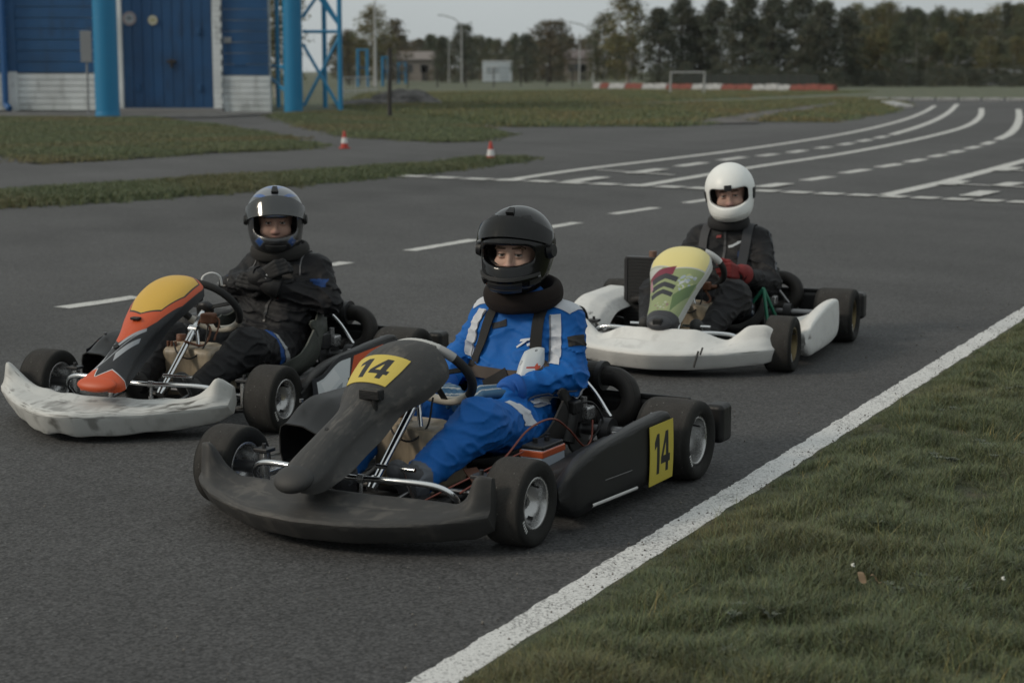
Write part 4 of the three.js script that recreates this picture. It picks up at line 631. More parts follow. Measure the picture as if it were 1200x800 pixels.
const FAIR_T = [[0, 0.522, 0.745, 0.105, 0.045, 0.02], [0.07, 0.543, 0.785, 0.142, 0.068, 0.025], [0.2, 0.535, 0.885, 0.158, 0.085, 0.03], [0.36, 0.483, 0.995, 0.142, 0.078, 0.035], [0.48, 0.433, 1.075, 0.105, 0.055, 0.04], [0.6, 0.385, 1.15, 0.068, 0.046, 0.05], [0.75, 0.332, 1.28, 0.059, 0.045, 0.055], [0.86, 0.285, 1.38, 0.068, 0.045, 0.05], [0.92, 0.259, 1.43, 0.069, 0.04, 0.045], [0.96, 0.242, 1.46, 0.062, 0.032, 0.038], [0.985, 0.231, 1.478, 0.05, 0.024, 0.032], [1, 0.224, 1.488, 0.034, 0.014, 0.028]];
const seatP = (wk = 1) => { const c = new THREE.CatmullRomCurve3([V(0, 0.135, 0.70), V(0, 0.09, 0.57), V(0, 0.06, 0.40), V(0, 0.05, 0.22), V(0, 0.085, 0.07), V(0, 0.19, -0.025), V(0, 0.31, -0.075), V(0, 0.43, -0.115)], false, 'centripetal');
  const hs = [[0, 0.02], [0.15, 0.06], [0.35, 0.13], [0.5, 0.24], [0.6, 0.285], [0.72, 0.24], [0.88, 0.13], [1, 0.03]], ws = [[0, 0.165], [0.25, 0.225], [0.5, 0.24], [0.75, 0.225], [1, 0.15]];
  return (u, v) => { const p = c.getPoint(v), t = c.getTangent(v), n = V(0, t.z > 0 ? -1 : 1, 0); n.set(0, -t.z, t.y).normalize(); if (n.y < 0 && v < 0.5) n.negate(); if (n.z < 0 && v >= 0.5) n.negate(); const a = (u - 0.5) * 2, b = Math.abs(a), h = lerpT(hs, v)[1], w = lerpT(ws, v)[1] * wk; return V(Math.sign(a) * w * Math.sin(Math.min(1, b * 1.15) * Math.PI / 2) * (1 + 0.05 * b), p.y + n.y * h * b ** 3, p.z + n.z * h * b ** 3); }; };
function podShell(side, z0, z1, xo = 0.645, xi = 0.43) { // a thin pod skin, open in front and inside
  return shell((u, v) => { const z = mix(z0, z1, v), f = 1 - smooth(0.55, 1, v) * 0.30, yt = 0.045 + 0.215 * f, q = lerpT([[0, xi, yt - 0.075], [0.16, xi + 0.05, yt - 0.03], [0.34, xi + 0.12, yt - 0.003], [0.46, xo - 0.02, yt], [0.52, xo, yt - 0.012], [0.6, xo + 0.006, yt - 0.04], [0.85, xo + 0.004, 0.09], [0.95, xo - 0.008, 0.055], [1, xo - 0.05, 0.045]], side > 0 ? 1 - u : u); return V(side * (q[1] - 0.02 * smooth(0.7, 1, v)), q[2], z); }, 40, 26, side > 0 ? 0.005 : 0.005, 0.7);
}
function podGeo(side, o = {}) {
  const { z0 = 0.17, z1 = 0.93, xo = 0.64, xi = 0.40, yb = 0.045, round = 0 } = o, rows = o.rows || [[0, 0.235, 0.0], [0.04, 0.272, 0.012], [0.2, 0.275, 0.012], [0.5, 0.262, 0.012], [0.78, 0.242, 0.008], [0.93, 0.205, -0.006], [1, 0.15, -0.035]], rings = [];
  for (const [t, yt, bx] of rows) {
    const z = mix(z0, z1, t), b = yb + (t > 0.97 || t < 0.01 ? 0.03 : 0) + round * (t < 0.5 ? (0.5 - t) ** 2 * 0.25 : 0), X = xo + bx, sl = 0.24 * smooth(0.75, 1, t), p = (x, y) => V(side * x, y, z - sl * clamp((X - x) / (X - xi)));
    rings.push([p(X - 0.05, b), p(X - 0.012, b + 0.008), p(X, b + 0.03), p(X + 0.005, mix(b, yt, 0.5)), p(X + 0.002, yt - 0.03), p(X - 0.001, yt - 0.008), p(X - 0.008, yt - 0.001), p(X - 0.03, yt), p(X - 0.06, yt - 0.012), p(mix(X, xi, 0.5), yt - 0.075), p(xi, yt - 0.12), p(xi - 0.01, mix(b, yt, 0.35)), p(xi + 0.03, b + 0.01)]);
  }
  return skin(side > 0 ? rings : rings.map(r => r.slice().reverse()), 56, 44, 0.9);
}
// print helpers
function draw14(c, w, h, slant, bg, fg) { c.fillStyle = bg; c.fillRect(0, 0, w, h); c.save(); c.transform(1, 0, -slant, 1, slant * h * 0.5, 0); c.fillStyle = fg;
  const P = pts => { c.beginPath(); pts.forEach(([x, y], i) => i ? c.lineTo(x * w, y * h) : c.moveTo(x * w, y * h)); c.closePath(); c.fill(); };
  P([[0.30, 0.16], [0.40, 0.16], [0.40, 0.84], [0.285, 0.84], [0.285, 0.36], [0.19, 0.42], [0.19, 0.29]]);
  c.beginPath(); [[0.66, 0.16], [0.78, 0.16], [0.78, 0.56], [0.85, 0.56], [0.85, 0.69], [0.78, 0.69], [0.78, 0.84], [0.665, 0.84], [0.665, 0.69], [0.46, 0.69], [0.46, 0.57]].forEach(([x, y], i) => i ? c.lineTo(x * w, y * h) : c.moveTo(x * w, y * h)); c.closePath();
  [[0.665, 0.34], [0.56, 0.56], [0.665, 0.56]].forEach(([x, y], i) => i ? c.lineTo(x * w, y * h) : c.moveTo(x * w, y * h)); c.closePath(); c.fill('evenodd'); c.restore();
  c.fillStyle = 'rgba(70,66,40,0.16)'; for (let i = 0; i < 90; i++) { const x = hash2(i, 3, 4) * w, y = hash2(i, 5, 4) * h; c.fillRect(x, y, 1 + 9 * hash2(i, 8, 1), 1 + 2 * hash2(i, 9, 1)); } }
const print = (t, rough = 0.55) => std(1, rough, 0, { map: t });
function arcRim(parent, name, R, r, a0, a1, mat, place) { const g = new THREE.TorusGeometry(R, r, 14, 40, a1 - a0); g.rotateZ(a0); g.applyMatrix4(place); return part(parent, name, g, mat); }

let TANK;
function makeKart(k, o) {
  // running gear
  const wb = 1.05;
  wheel(k, 0.535, wb, 0.132, 0.135, o.rim, true); wheel(k, -0.535, wb, 0.132, 0.135, o.rim, true); wheel(k, 0.585, 0, 0.14, 0.205, o.rim); wheel(k, -0.585, 0, 0.14, 0.205, o.rim);
  part(k, 'rear_axle', rod(V(-0.56, 0.14, 0), V(0.56, 0.14, 0), 0.02, 18), M.steel);
  const disc = part(k, 'brake_disc', [rod(V(0.205, 0.14, 0), V(0.215, 0.14, 0), 0.092, 36), rod(V(0.19, 0.14, 0), V(0.23, 0.14, 0), 0.035, 18)], M.steel); part(disc, 'brake_caliper', box(0.06, 0.075, 0.09, 0.21, 0.205, 0.055, 0.012), M.darkSteel);
  const teeth = []; for (let i = 0; i < 40; i++) { const a = i / 40 * 6.283; teeth.push(box(0.005, 0.012, 0.007, -0.24, 0.14 + Math.cos(a) * 0.098, Math.sin(a) * 0.098)); }
  part(k, 'sprocket', [rod(V(-0.243, 0.14, 0), V(-0.237, 0.14, 0), 0.096, 40), ...teeth], M.darkSteel);
  for (const s of [-1, 1]) { part(k, 'axle_bearing', [rod(V(s * 0.325 - 0.02, 0.14, 0), V(s * 0.325 + 0.02, 0.14, 0), 0.048, 24), box(0.035, 0.1, 0.05, s * 0.325, 0.085, 0, 0.006)], M.darkSteel); }
  // frame of welded tubes
  const fr = [];
  for (const s of [-1, 1]) { fr.push(hose([V(s * 0.33, 0.062, -0.13), V(s * 0.33, 0.062, 0.2), V(s * 0.29, 0.06, 0.5), V(s * 0.2, 0.06, 0.8), V(s * 0.22, 0.06, 1.0), V(s * 0.36, 0.075, 1.06), V(s * 0.43, 0.09, 1.05)], 0.015, 40, 10), hose([V(s * 0.2, 0.06, 0.8), V(s * 0.16, 0.06, 1.05), V(s * 0.13, 0.06, 1.2)], 0.014, 14, 10)); }
  for (const [x, z] of [[0.33, -0.12], [0.325, 0.22], [0.2, 0.82], [0.13, 1.2]]) fr.push(rod(V(-x, 0.06, z), V(x, 0.06, z), 0.014, 10));
  part(k, 'frame', fr, o.frame || M.frameBlack);
  part(k, 'floor_tray', (() => { const sh = new THREE.Shape([[-0.26, 0.48], [0.26, 0.48], [0.2, 0.85], [0.15, 1.22], [-0.15, 1.22], [-0.2, 0.85]].map(c => new THREE.Vector2(c[0], -c[1]))); return new THREE.ExtrudeGeometry(sh, { depth: 0.004, bevelEnabled: false }).rotateX(-Math.PI / 2).translate(0, 0.038, 0); })(), M.tray);
  // front end
  for (const s of [-1, 1]) {
    part(k, 'stub_axle', [rod(V(s * 0.40, 0.132, wb), V(s * 0.535, 0.132, wb), 0.0125, 14), rod(V(s * 0.405, 0.085, wb), V(s * 0.405, 0.185, wb), 0.017, 14), box(0.03, 0.018, 0.12, s * 0.405, 0.115, wb - 0.05, 0.004)], M.alu);
    part(k, 'yoke', [box(0.055, 0.012, 0.05, s * 0.405, 0.195, wb, 0.003), box(0.055, 0.012, 0.05, s * 0.405, 0.075, wb, 0.003), rod(V(s * 0.405, 0.06, wb), V(s * 0.405, 0.215, wb), 0.007, 8)], M.darkSteel);
    part(k, 'wheel_spacer', [0, 1, 2, 3].map(i => rod(V(s * (0.428 + i * 0.011), 0.132, wb), V(s * (0.436 + i * 0.011), 0.132, wb), 0.0185 - 0.001 * (i % 2), 18)), M.chrome);
    part(k, 'tie_rod', [rod(V(s * 0.03, 0.125, 1.0), V(s * 0.39, 0.112, wb - 0.095), 0.008, 10), new THREE.SphereGeometry(0.013, 12, 9).translate(s * 0.395, 0.112, wb - 0.095), rod(V(s * 0.33, 0.114, wb - 0.088), V(s * 0.365, 0.113, wb - 0.092), 0.0115, 6)], M.steel);
  }
  part(k, 'bumper_bar', hose([V(-0.36, 0.08, 1.10), V(-0.37, 0.15, 1.15), V(-0.33, 0.182, 1.17), V(0, 0.178, 1.19), V(0.33, 0.175, 1.17), V(0.37, 0.145, 1.15), V(0.36, 0.08, 1.10)], 0.0095, 60, 12), M.chrome);
  part(k, 'bumper_bar', hose([V(-0.3, 0.07, 1.12), V(-0.3, 0.07, 1.25), V(0, 0.07, 1.28), V(0.3, 0.07, 1.25), V(0.3, 0.07, 1.12)], 0.0095, 40, 12), M.chrome);
  for (const x of [-0.13, 0.06]) part(k, 'bumper_clamp', [rod(V(x, 0.178, 1.186), V(x, 0.12, 1.19), 0.006, 8), rod(V(x - 0.012, 0.178, 1.186), V(x + 0.012, 0.178, 1.186), 0.0135, 12), rod(V(x, 0.118, 1.19), V(x, 0.13, 1.19), 0.011, 6)], M.alu);
  for (const s of [-1, 1]) { const pd = part(k, 'pedal', [hose([V(s * 0.16, 0.06, 1.02), V(s * 0.155, 0.13, 1.06), V(s * 0.15, 0.2, 1.1)], 0.0075, 12, 10), rod(V(s * 0.06, 0.2, 1.1), V(s * 0.2, 0.2, 1.1), 0.0075, 10)], M.chrome); part(pd, 'pedal_spring', rod(V(s * 0.15, 0.12, 1.06), V(s * 0.15, 0.1, 1.2), 0.006, 8), M.steel); }
  part(k, 'steering_column', [rod(V(0, 0.115, 1.03), V(0, 0.405, 0.70), 0.0135, 14), rod(V(0, 0.105, 1.04), V(0, 0.135, 1.01), 0.02, 14)], M.chrome);
  part(k, 'column_support', [rod(V(0.10, 0.06, 0.86), V(0.012, 0.34, 0.775), 0.0085, 10), rod(V(-0.10, 0.06, 0.86), V(-0.012, 0.34, 0.775), 0.0085, 10), rod(V(-0.02, 0.34, 0.775), V(0.02, 0.34, 0.775), 0.018, 12)], M.chrome);
  // steering wheel
  const wc = V(0, 0.425, 0.672), nrm = V(0, 0.66, -0.75).normalize(), up = V(0, 1, 0).projectOnPlane(nrm).normalize(), right = up.clone().cross(nrm), place = new THREE.Matrix4().makeBasis(right, up, nrm).setPosition(wc);
  const sw = new THREE.Group(); sw.name = 'steering_wheel'; k.add(sw);
  for (const [a0, a1, m, r] of o.rimArcs) arcRim(sw, 'rim_section', 0.147, r || 0.0155, a0, a1, m, place);
  part(sw, 'spokes', [[0.25, 0.02], [Math.PI - 0.25, 0.02], [-Math.PI / 2, 0.024]].map(([a, w]) => bar(V(0, 0, -0.01), V(Math.cos(a) * 0.142, Math.sin(a) * 0.142, -0.004), w, 0.004).applyMatrix4(place)), M.blackMatte);
  part(sw, 'hub', [lathe([[0.001, -0.03], [0.032, -0.03], [0.036, -0.01], [0.03, 0.004], [0.001, 0.006]], 24, 'z').applyMatrix4(place)], M.darkSteel);
  if (o.wheelPrint) { const g = new THREE.TorusGeometry(0.147, 0.0168, 14, 30, 1.15); g.rotateZ(Math.PI / 2 - 0.575); const p = g.attributes.position, u = g.attributes.uv; for (let i = 0; i < p.count; i++) u.setXY(i, u.getX(i), (u.getY(i) * 2) % 1); g.applyMatrix4(place); part(sw, 'wheel_badge', g, print(o.wheelPrint)); }
  // tank
  const tk = part(k, 'fuel_tank', TANK ||= nets((x, y, z) => { let d = sd.box(x, y - 0.165, z - 0.74, 0.125, 0.105, 0.105, 0.03) ; d = sd.max(d, -(Math.hypot(x, z - 0.9) - 0.075 + 0.10 * (y - 0.16)), 0.02); d = sd.min(d, sd.box(x + 0.06, y - 0.27, z - 0.78, 0.035, 0.02, 0.03, 0.012), 0.02); d = sd.max(d, -(sd.box(x - 0.09, y - 0.28, z - 0.7, 0.045, 0.02, 0.06, 0.012)), 0.01); return d; }, V(-0.16, 0.03, 0.6), V(0.16, 0.32, 0.88), 0.006), M.tank);
  part(tk, 'tank_cap', [lathe([[0.001, 0.02], [0.02, 0.02], [0.022, 0.0], [0.022, -0.01]], 20).translate(-0.06, 0.297, 0.78), ...[0, 1, 2].map(i => rod(V(-0.1 + i * 0.018, 0.27, 0.82), V(-0.1 + i * 0.018, 0.292, 0.82), 0.006, 8))], M.brown);
  part(k, 'fuel_hose', hose([V(-0.06, 0.29, 0.84), V(-0.02, 0.25, 0.87), V(0.03, 0.23, 0.86), V(0.07, 0.27, 0.82), V(0.06, 0.36, 0.76)], 0.0035, 30, 8), M.black);
  part(k, 'throttle_cable', hose([V(-0.16, 0.2, 1.1), V(-0.2, 0.09, 1.1), V(-0.24, 0.07, 0.8), V(-0.28, 0.1, 0.4), V(-0.3, 0.22, 0.2)], 0.003, 30, 6), M.black);
  // seat
  part(k, 'seat', shell(seatP(), 36, 48, -0.008, 0.9), o.seat);
  for (const s of [-1, 1]) part(k, 'seat_stay', [hose([V(s * 0.17, 0.335, -0.055), V(s * 0.24, 0.27, -0.06), V(s * 0.32, 0.185, -0.035)], 0.0075, 10, 10), rod(V(s * 0.155, 0.335, -0.055), V(s * 0.185, 0.335, -0.055), 0.014, 10)], o.stay || M.chrome);
  // engine on the driver's right
  const e = part(k, 'engine', [box(0.15, 0.13, 0.2, -0.315, 0.115, 0.23, 0.02), rod(V(-0.4, 0.12, 0.2), V(-0.23, 0.12, 0.2), 0.055, 20), box(0.1, 0.05, 0.1, -0.315, 0.3, 0.25, 0.012)], M.darkSteel);
  const fins = []; for (let i = 0; i < 7; i++) fins.push(box(0.125, 0.006, 0.125, -0.315, 0.19 + i * 0.014, 0.25, 0.002)); part(e, 'cylinder_fins', fins, M.steel); part(e, 'spark_plug', [rod(V(-0.315, 0.32, 0.25), V(-0.315, 0.36, 0.25), 0.009, 8), rod(V(-0.315, 0.36, 0.25), V(-0.31, 0.395, 0.235), 0.012, 10)], M.black);
  part(k, 'carburettor', [box(0.06, 0.06, 0.05, -0.33, 0.19, 0.1, 0.01), rod(V(-0.33, 0.19, 0.13), V(-0.33, 0.19, 0.03), 0.022, 14)], M.alu);
  part(k, 'air_box', box(0.13, 0.12, 0.2, -0.40, 0.24, -0.02, 0.03), M.blackMatte);
  part(k, 'exhaust', [hose([V(-0.30, 0.22, 0.36), V(-0.30, 0.24, 0.44), V(-0.40, 0.22, 0.40), V(-0.43, 0.2, 0.1), V(-0.40, 0.25, -0.16)], [0.02, 0.022, 0.026, 0.034, 0.04], 40, 14), hose([V(-0.40, 0.25, -0.16), V(-0.32, 0.285, -0.215), V(-0.1, 0.292, -0.215), V(0.12, 0.298, -0.21), V(0.215, 0.30, -0.205)], [0.04, 0.05, 0.052, 0.052, 0.05], 40, 20)], M.exhaust);
  const ex = part(k, 'exhaust_elbow', hose([V(0.19, 0.30, -0.206), V(0.27, 0.297, -0.2), V(0.318, 0.265, -0.19), V(0.33, 0.205, -0.178), V(0.295, 0.155, -0.165), V(0.2, 0.142, -0.15)], [0.036, 0.037, 0.037, 0.037, 0.036, 0.034], 40, 16), M.exhaust); part(ex, 'clamp_band', [rod(V(0.196, 0.3, -0.2055), V(0.216, 0.3, -0.2045), 0.0545, 24), rod(V(0.03, 0.295, -0.2125), V(0.045, 0.2955, -0.212), 0.055, 24)], M.darkSteel);
  part(k, 'silencer', hose([V(0.22, 0.142, -0.152), V(0.05, 0.15, -0.16), V(-0.16, 0.15, -0.165)], [0.045, 0.048, 0.046], 20, 18), M.exhaust);
  part(k, 'clutch_cover', [rod(V(-0.25, 0.12, 0.2), V(-0.235, 0.12, 0.2), 0.06, 24), box(0.02, 0.03, 0.24, -0.24, 0.245, 0.09, 0.008)], M.black);
  part(k, 'fuel_pump', [box(0.05, 0.05, 0.06, 0.24, 0.2, 0.0, 0.01), rod(V(0.24, 0.22, 0.02), V(0.24, 0.26, 0.02), 0.012, 10)], M.alu);
  part(k, 'water_pump', [rod(V(0.1, 0.14, 0.045), V(0.15, 0.14, 0.045), 0.03, 18), box(0.07, 0.09, 0.05, 0.13, 0.2, 0.06, 0.01)], M.darkSteel);
  // rear bumper
  part(k, 'rear_bumper', [box(1.34, 0.125, 0.07, 0, 0.165, -0.235, 0.022), box(0.075, 0.14, 0.1, 0.655, 0.165, -0.225, 0.02), box(0.075, 0.14, 0.1, -0.655, 0.165, -0.225, 0.02), box(1.1, 0.02, 0.02, 0, 0.236, -0.22, 0.006)], M.black);
  for (const s of [-1, 1]) part(k, 'bumper_stay', rod(V(s * 0.33, 0.065, -0.12), V(s * 0.33, 0.14, -0.21), 0.011, 10), M.steel);
  for (const s of [-1, 1]) { part(k, 'pod_bar', [hose([V(s * 0.33, 0.07, 0.24), V(s * 0.5, 0.09, 0.24), V(s * 0.55, 0.11, 0.3), V(s * 0.55, 0.12, s > 0 ? 0.65 : 0.42), V(s * 0.5, 0.09, s > 0 ? 0.72 : 0.5), V(s * 0.27, 0.07, s > 0 ? 0.72 : 0.5)], 0.0095, 40, 10)], M.chrome); }
  return k;
}
// ---------------------------------------------------------------- kart 14, black
const KARTS = [[0.055, -6.415, -28.6], [-1.028, -8.119, -22.8], [1.164, -9.546, -21.5]];
const kartAt = i => [[KARTS[i][0], 0, KARTS[i][1]], KARTS[i][2] * Math.PI / 180];
const bumperBlack = [[0, 1.475, 0.036, 0.105, 0.168, 1.31, 1.2], [0.3, 1.455, 0.036, 0.105, 0.16, 1.28, 1.18], [0.55, 1.40, 0.04, 0.105, 0.148, 1.22, 1.14], [0.76, 1.34, 0.045, 0.112, 0.140, 1.19, 1.12], [0.86, 1.30, 0.048, 0.118, 0.178, 1.205, 1.14], [0.93, 1.275, 0.05, 0.122, 0.248, 1.225, 1.175], [0.975, 1.255, 0.055, 0.125, 0.262, 1.222, 1.18], [1, 1.24, 0.062, 0.125, 0.245, 1.205, 1.17]];
{
  const k = thing('go_kart', 'black racing kart with yellow plates numbered 14', 'kart', ...kartAt(0));
  const badge = canvasTex(512, 64, (c, w, h) => { c.fillStyle = '#a9aaa8'; c.fillRect(0, 0, w, h); c.fillStyle = '#1d1b1a'; let x = 40; for (let i = 0; i < 9; i++) { const ww = 26 + 26 * hash2(i, 1, 3); c.save(); c.translate(x, 12); c.transform(1, 0, -0.3, 1, 0, 0); c.fillRect(0, 0, ww, 38); c.fillStyle = i > 2 && i < 6 ? '#c9862c' : '#8f908e'; c.fillRect(7, 9 + 8 * hash2(i, 4, 3), ww - 14, 7); c.fillRect(5, 28, ww * 0.5, 5); c.fillStyle = '#1d1b1a'; c.restore(); x += ww + 12; } });
  makeKart(k, { rim: M.alu, seat: M.seatBlack, rimArcs: [[Math.PI / 2 - 0.95, Math.PI / 2 + 0.95, std([0.3, 0.3, 0.3], 0.35), 0.0165], [-0.75, Math.PI / 2 - 0.95, M.grip], [Math.PI / 2 + 0.95, Math.PI + 0.75, M.grip], [Math.PI + 0.75, 2 * Math.PI - 0.75, M.pale]], wheelPrint: badge });
  const dusty = dirty([0.024, 0.0235, 0.023], 0.75, 57, [[0.45, 0.3, 0.2, 0.2, 0.4], [0.5, 0.62, 0.12, 0.2, 0.35], [0.3, 0.5, 0.06, 0.3, 0.3]], [0.068, 0.063, 0.057]); dusty.roughness = 0.66;
  part(k, 'front_bumper', bumperGeo(0.53, bumperBlack), dusty);
  const F = fairingP(FAIR_T), fair = part(k, 'front_fairing', [shell(F, 56, 70, 0.005, 0.8), noseCap(F, 0.95, 0.064, 0.032, 0.055)], dusty);
  const plate = (u0, u1, s0, s1) => shell((u, v) => { const uu = mix(u0, u1, u), ss = mix(s0, s1, v), e = 1e-3, p = F(uu, ss), n = F(uu + e, ss).sub(F(uu - e, ss)).cross(F(uu, ss + e).sub(F(uu, ss - e))).normalize(); return p.addScaledVector(n, -0.0078); }, 20, 14, 0.0015, 0.8);
  { const g = plate(0.235, 0.70, 0.45, 0.275), u = g.attributes.uv; for (let i = 0; i < u.count; i++) u.setX(i, u.getX(i)); part(k, 'number_plate', g, print(canvasTex(512, 320, (c, w, h) => draw14(c, w, h, 0.0, '#b8a54a', '#17181a'))), 'yellow plate with black number 14 on the fairing'); }
  { const q = F(0.5, 0.53); part(fair, 'fairing_bracket', [box(0.075, 0.035, 0.035, q.x + 0.045, q.y + 0.012, q.z - 0.004, 0.006), rod(V(q.x + 0.06, q.y - 0.05, q.z), V(q.x + 0.06, q.y + 0.02, q.z), 0.01, 8)], M.black); const b = F(0.47, 0.74); part(fair, 'bolt', rod(b, b.clone().add(V(0, 0.006, 0.005)), 0.006, 8), M.black); }
  for (const s of [1, -1]) {
    const pod = part(k, 'side_pod', s < 0 ? podShell(s, 0.17, 0.66) : podGeo(s), M.black); for (const [pz, py] of [[0.25, 0.262], [0.55, 0.25]]) part(pod, 'bolt', rod(V(s * 0.61, py, pz), V(s * 0.61, py + 0.012, pz), 0.008, 10), M.steel);
    const pl = shell((u, v) => V(s * (0.662 + 0.003 * Math.sin(v * Math.PI)), mix(0.052, s > 0 ? 0.252 : 0.222, v), s > 0 ? mix(0.385, 0.195, u) : mix(0.195, 0.385, u)), 8, 8, 0.002, 0.8);
    part(k, 'number_plate', pl, print(canvasTex(256, 288, (c, w, h) => draw14(c, w, h, 0, '#b7a83f', '#121314'))), 'yellow plate with black number 14 on the side pod');
    part(pod, 'sponsor_strip', shell((u, v) => V(s * (0.657 + 0.004 * Math.sin(v * 3)), mix(0.062, 0.073, v) + 0.012 * (s > 0 ? 1 - u : u), s > 0 ? mix(0.80, 0.47, u) : mix(0.47, 0.80, u)), 6, 3, 0.001, 0.8), M.whitePl);
    part(pod, 'sponsor_strip', shell((u, v) => V(s * (0.662 + 0.001 * Math.sin(v * 3)), mix(0.135, 0.138, v) + 0.008 * (s > 0 ? 1 - u : u), s > 0 ? mix(0.72, 0.52, u) : mix(0.52, 0.72, u)), 6, 3, 0.001, 0.8), std(0.16, 0.6));
  }
  const bat = part(k, 'battery', box(0.085, 0.15, 0.16, 0.37, 0.125, 0.585, 0.008), std([0.36, 0.4, 0.46], 0.5)); part(bat, 'battery_cover', [box(0.088, 0.024, 0.163, 0.37, 0.186, 0.585, 0.005)], M.orange); part(bat, 'battery_lid', [box(0.08, 0.016, 0.15, 0.37, 0.204, 0.585, 0.005)], M.black); part(bat, 'terminal', [0, 1, 2].map(i => rod(V(0.35 + 0.02 * (i % 2), 0.2, 0.51 + i * 0.045), V(0.35 + 0.02 * (i % 2), 0.225, 0.51 + i * 0.045), 0.009, 8)), M.black);
  part(k, 'cable', hose([V(0.3, 0.12, 1.0), V(0.31, 0.14, 0.9), V(0.33, 0.19, 0.77), V(0.335, 0.255, 0.62), V(0.335, 0.262, 0.45), V(0.32, 0.2, 0.3), V(0.32, 0.115, 0.17), V(0.31, 0.13, 0.1), V(0.3, 0.19, 0.07)], 0.0035, 60, 8), M.cable);
  part(k, 'cable', hose([V(0.16, 0.07, 1.02), V(0.2, 0.09, 1.12), V(0.26, 0.13, 1.02), V(0.3, 0.16, 0.86), V(0.36, 0.2, 0.7)], 0.003, 40, 8), M.cable);
  part(k, 'coil', [rod(V(0.24, 0.12, 0.16), V(0.24, 0.22, 0.12), 0.03, 16), box(0.06, 0.05, 0.06, 0.24, 0.24, 0.12, 0.01), hose([V(0.24, 0.24, 0.12), V(0.29, 0.25, 0.06), V(0.32, 0.18, 0.03), V(0.3, 0.12, 0.08)], 0.004, 24, 8)], M.black);
  part(k, 'ecu_shelf', [bar(V(0.33, 0.075, 0.86), V(0.22, 0.15, 0.8), 0.05, 0.004)], std([0.10, 0.04, 0.02], 0.6));
}
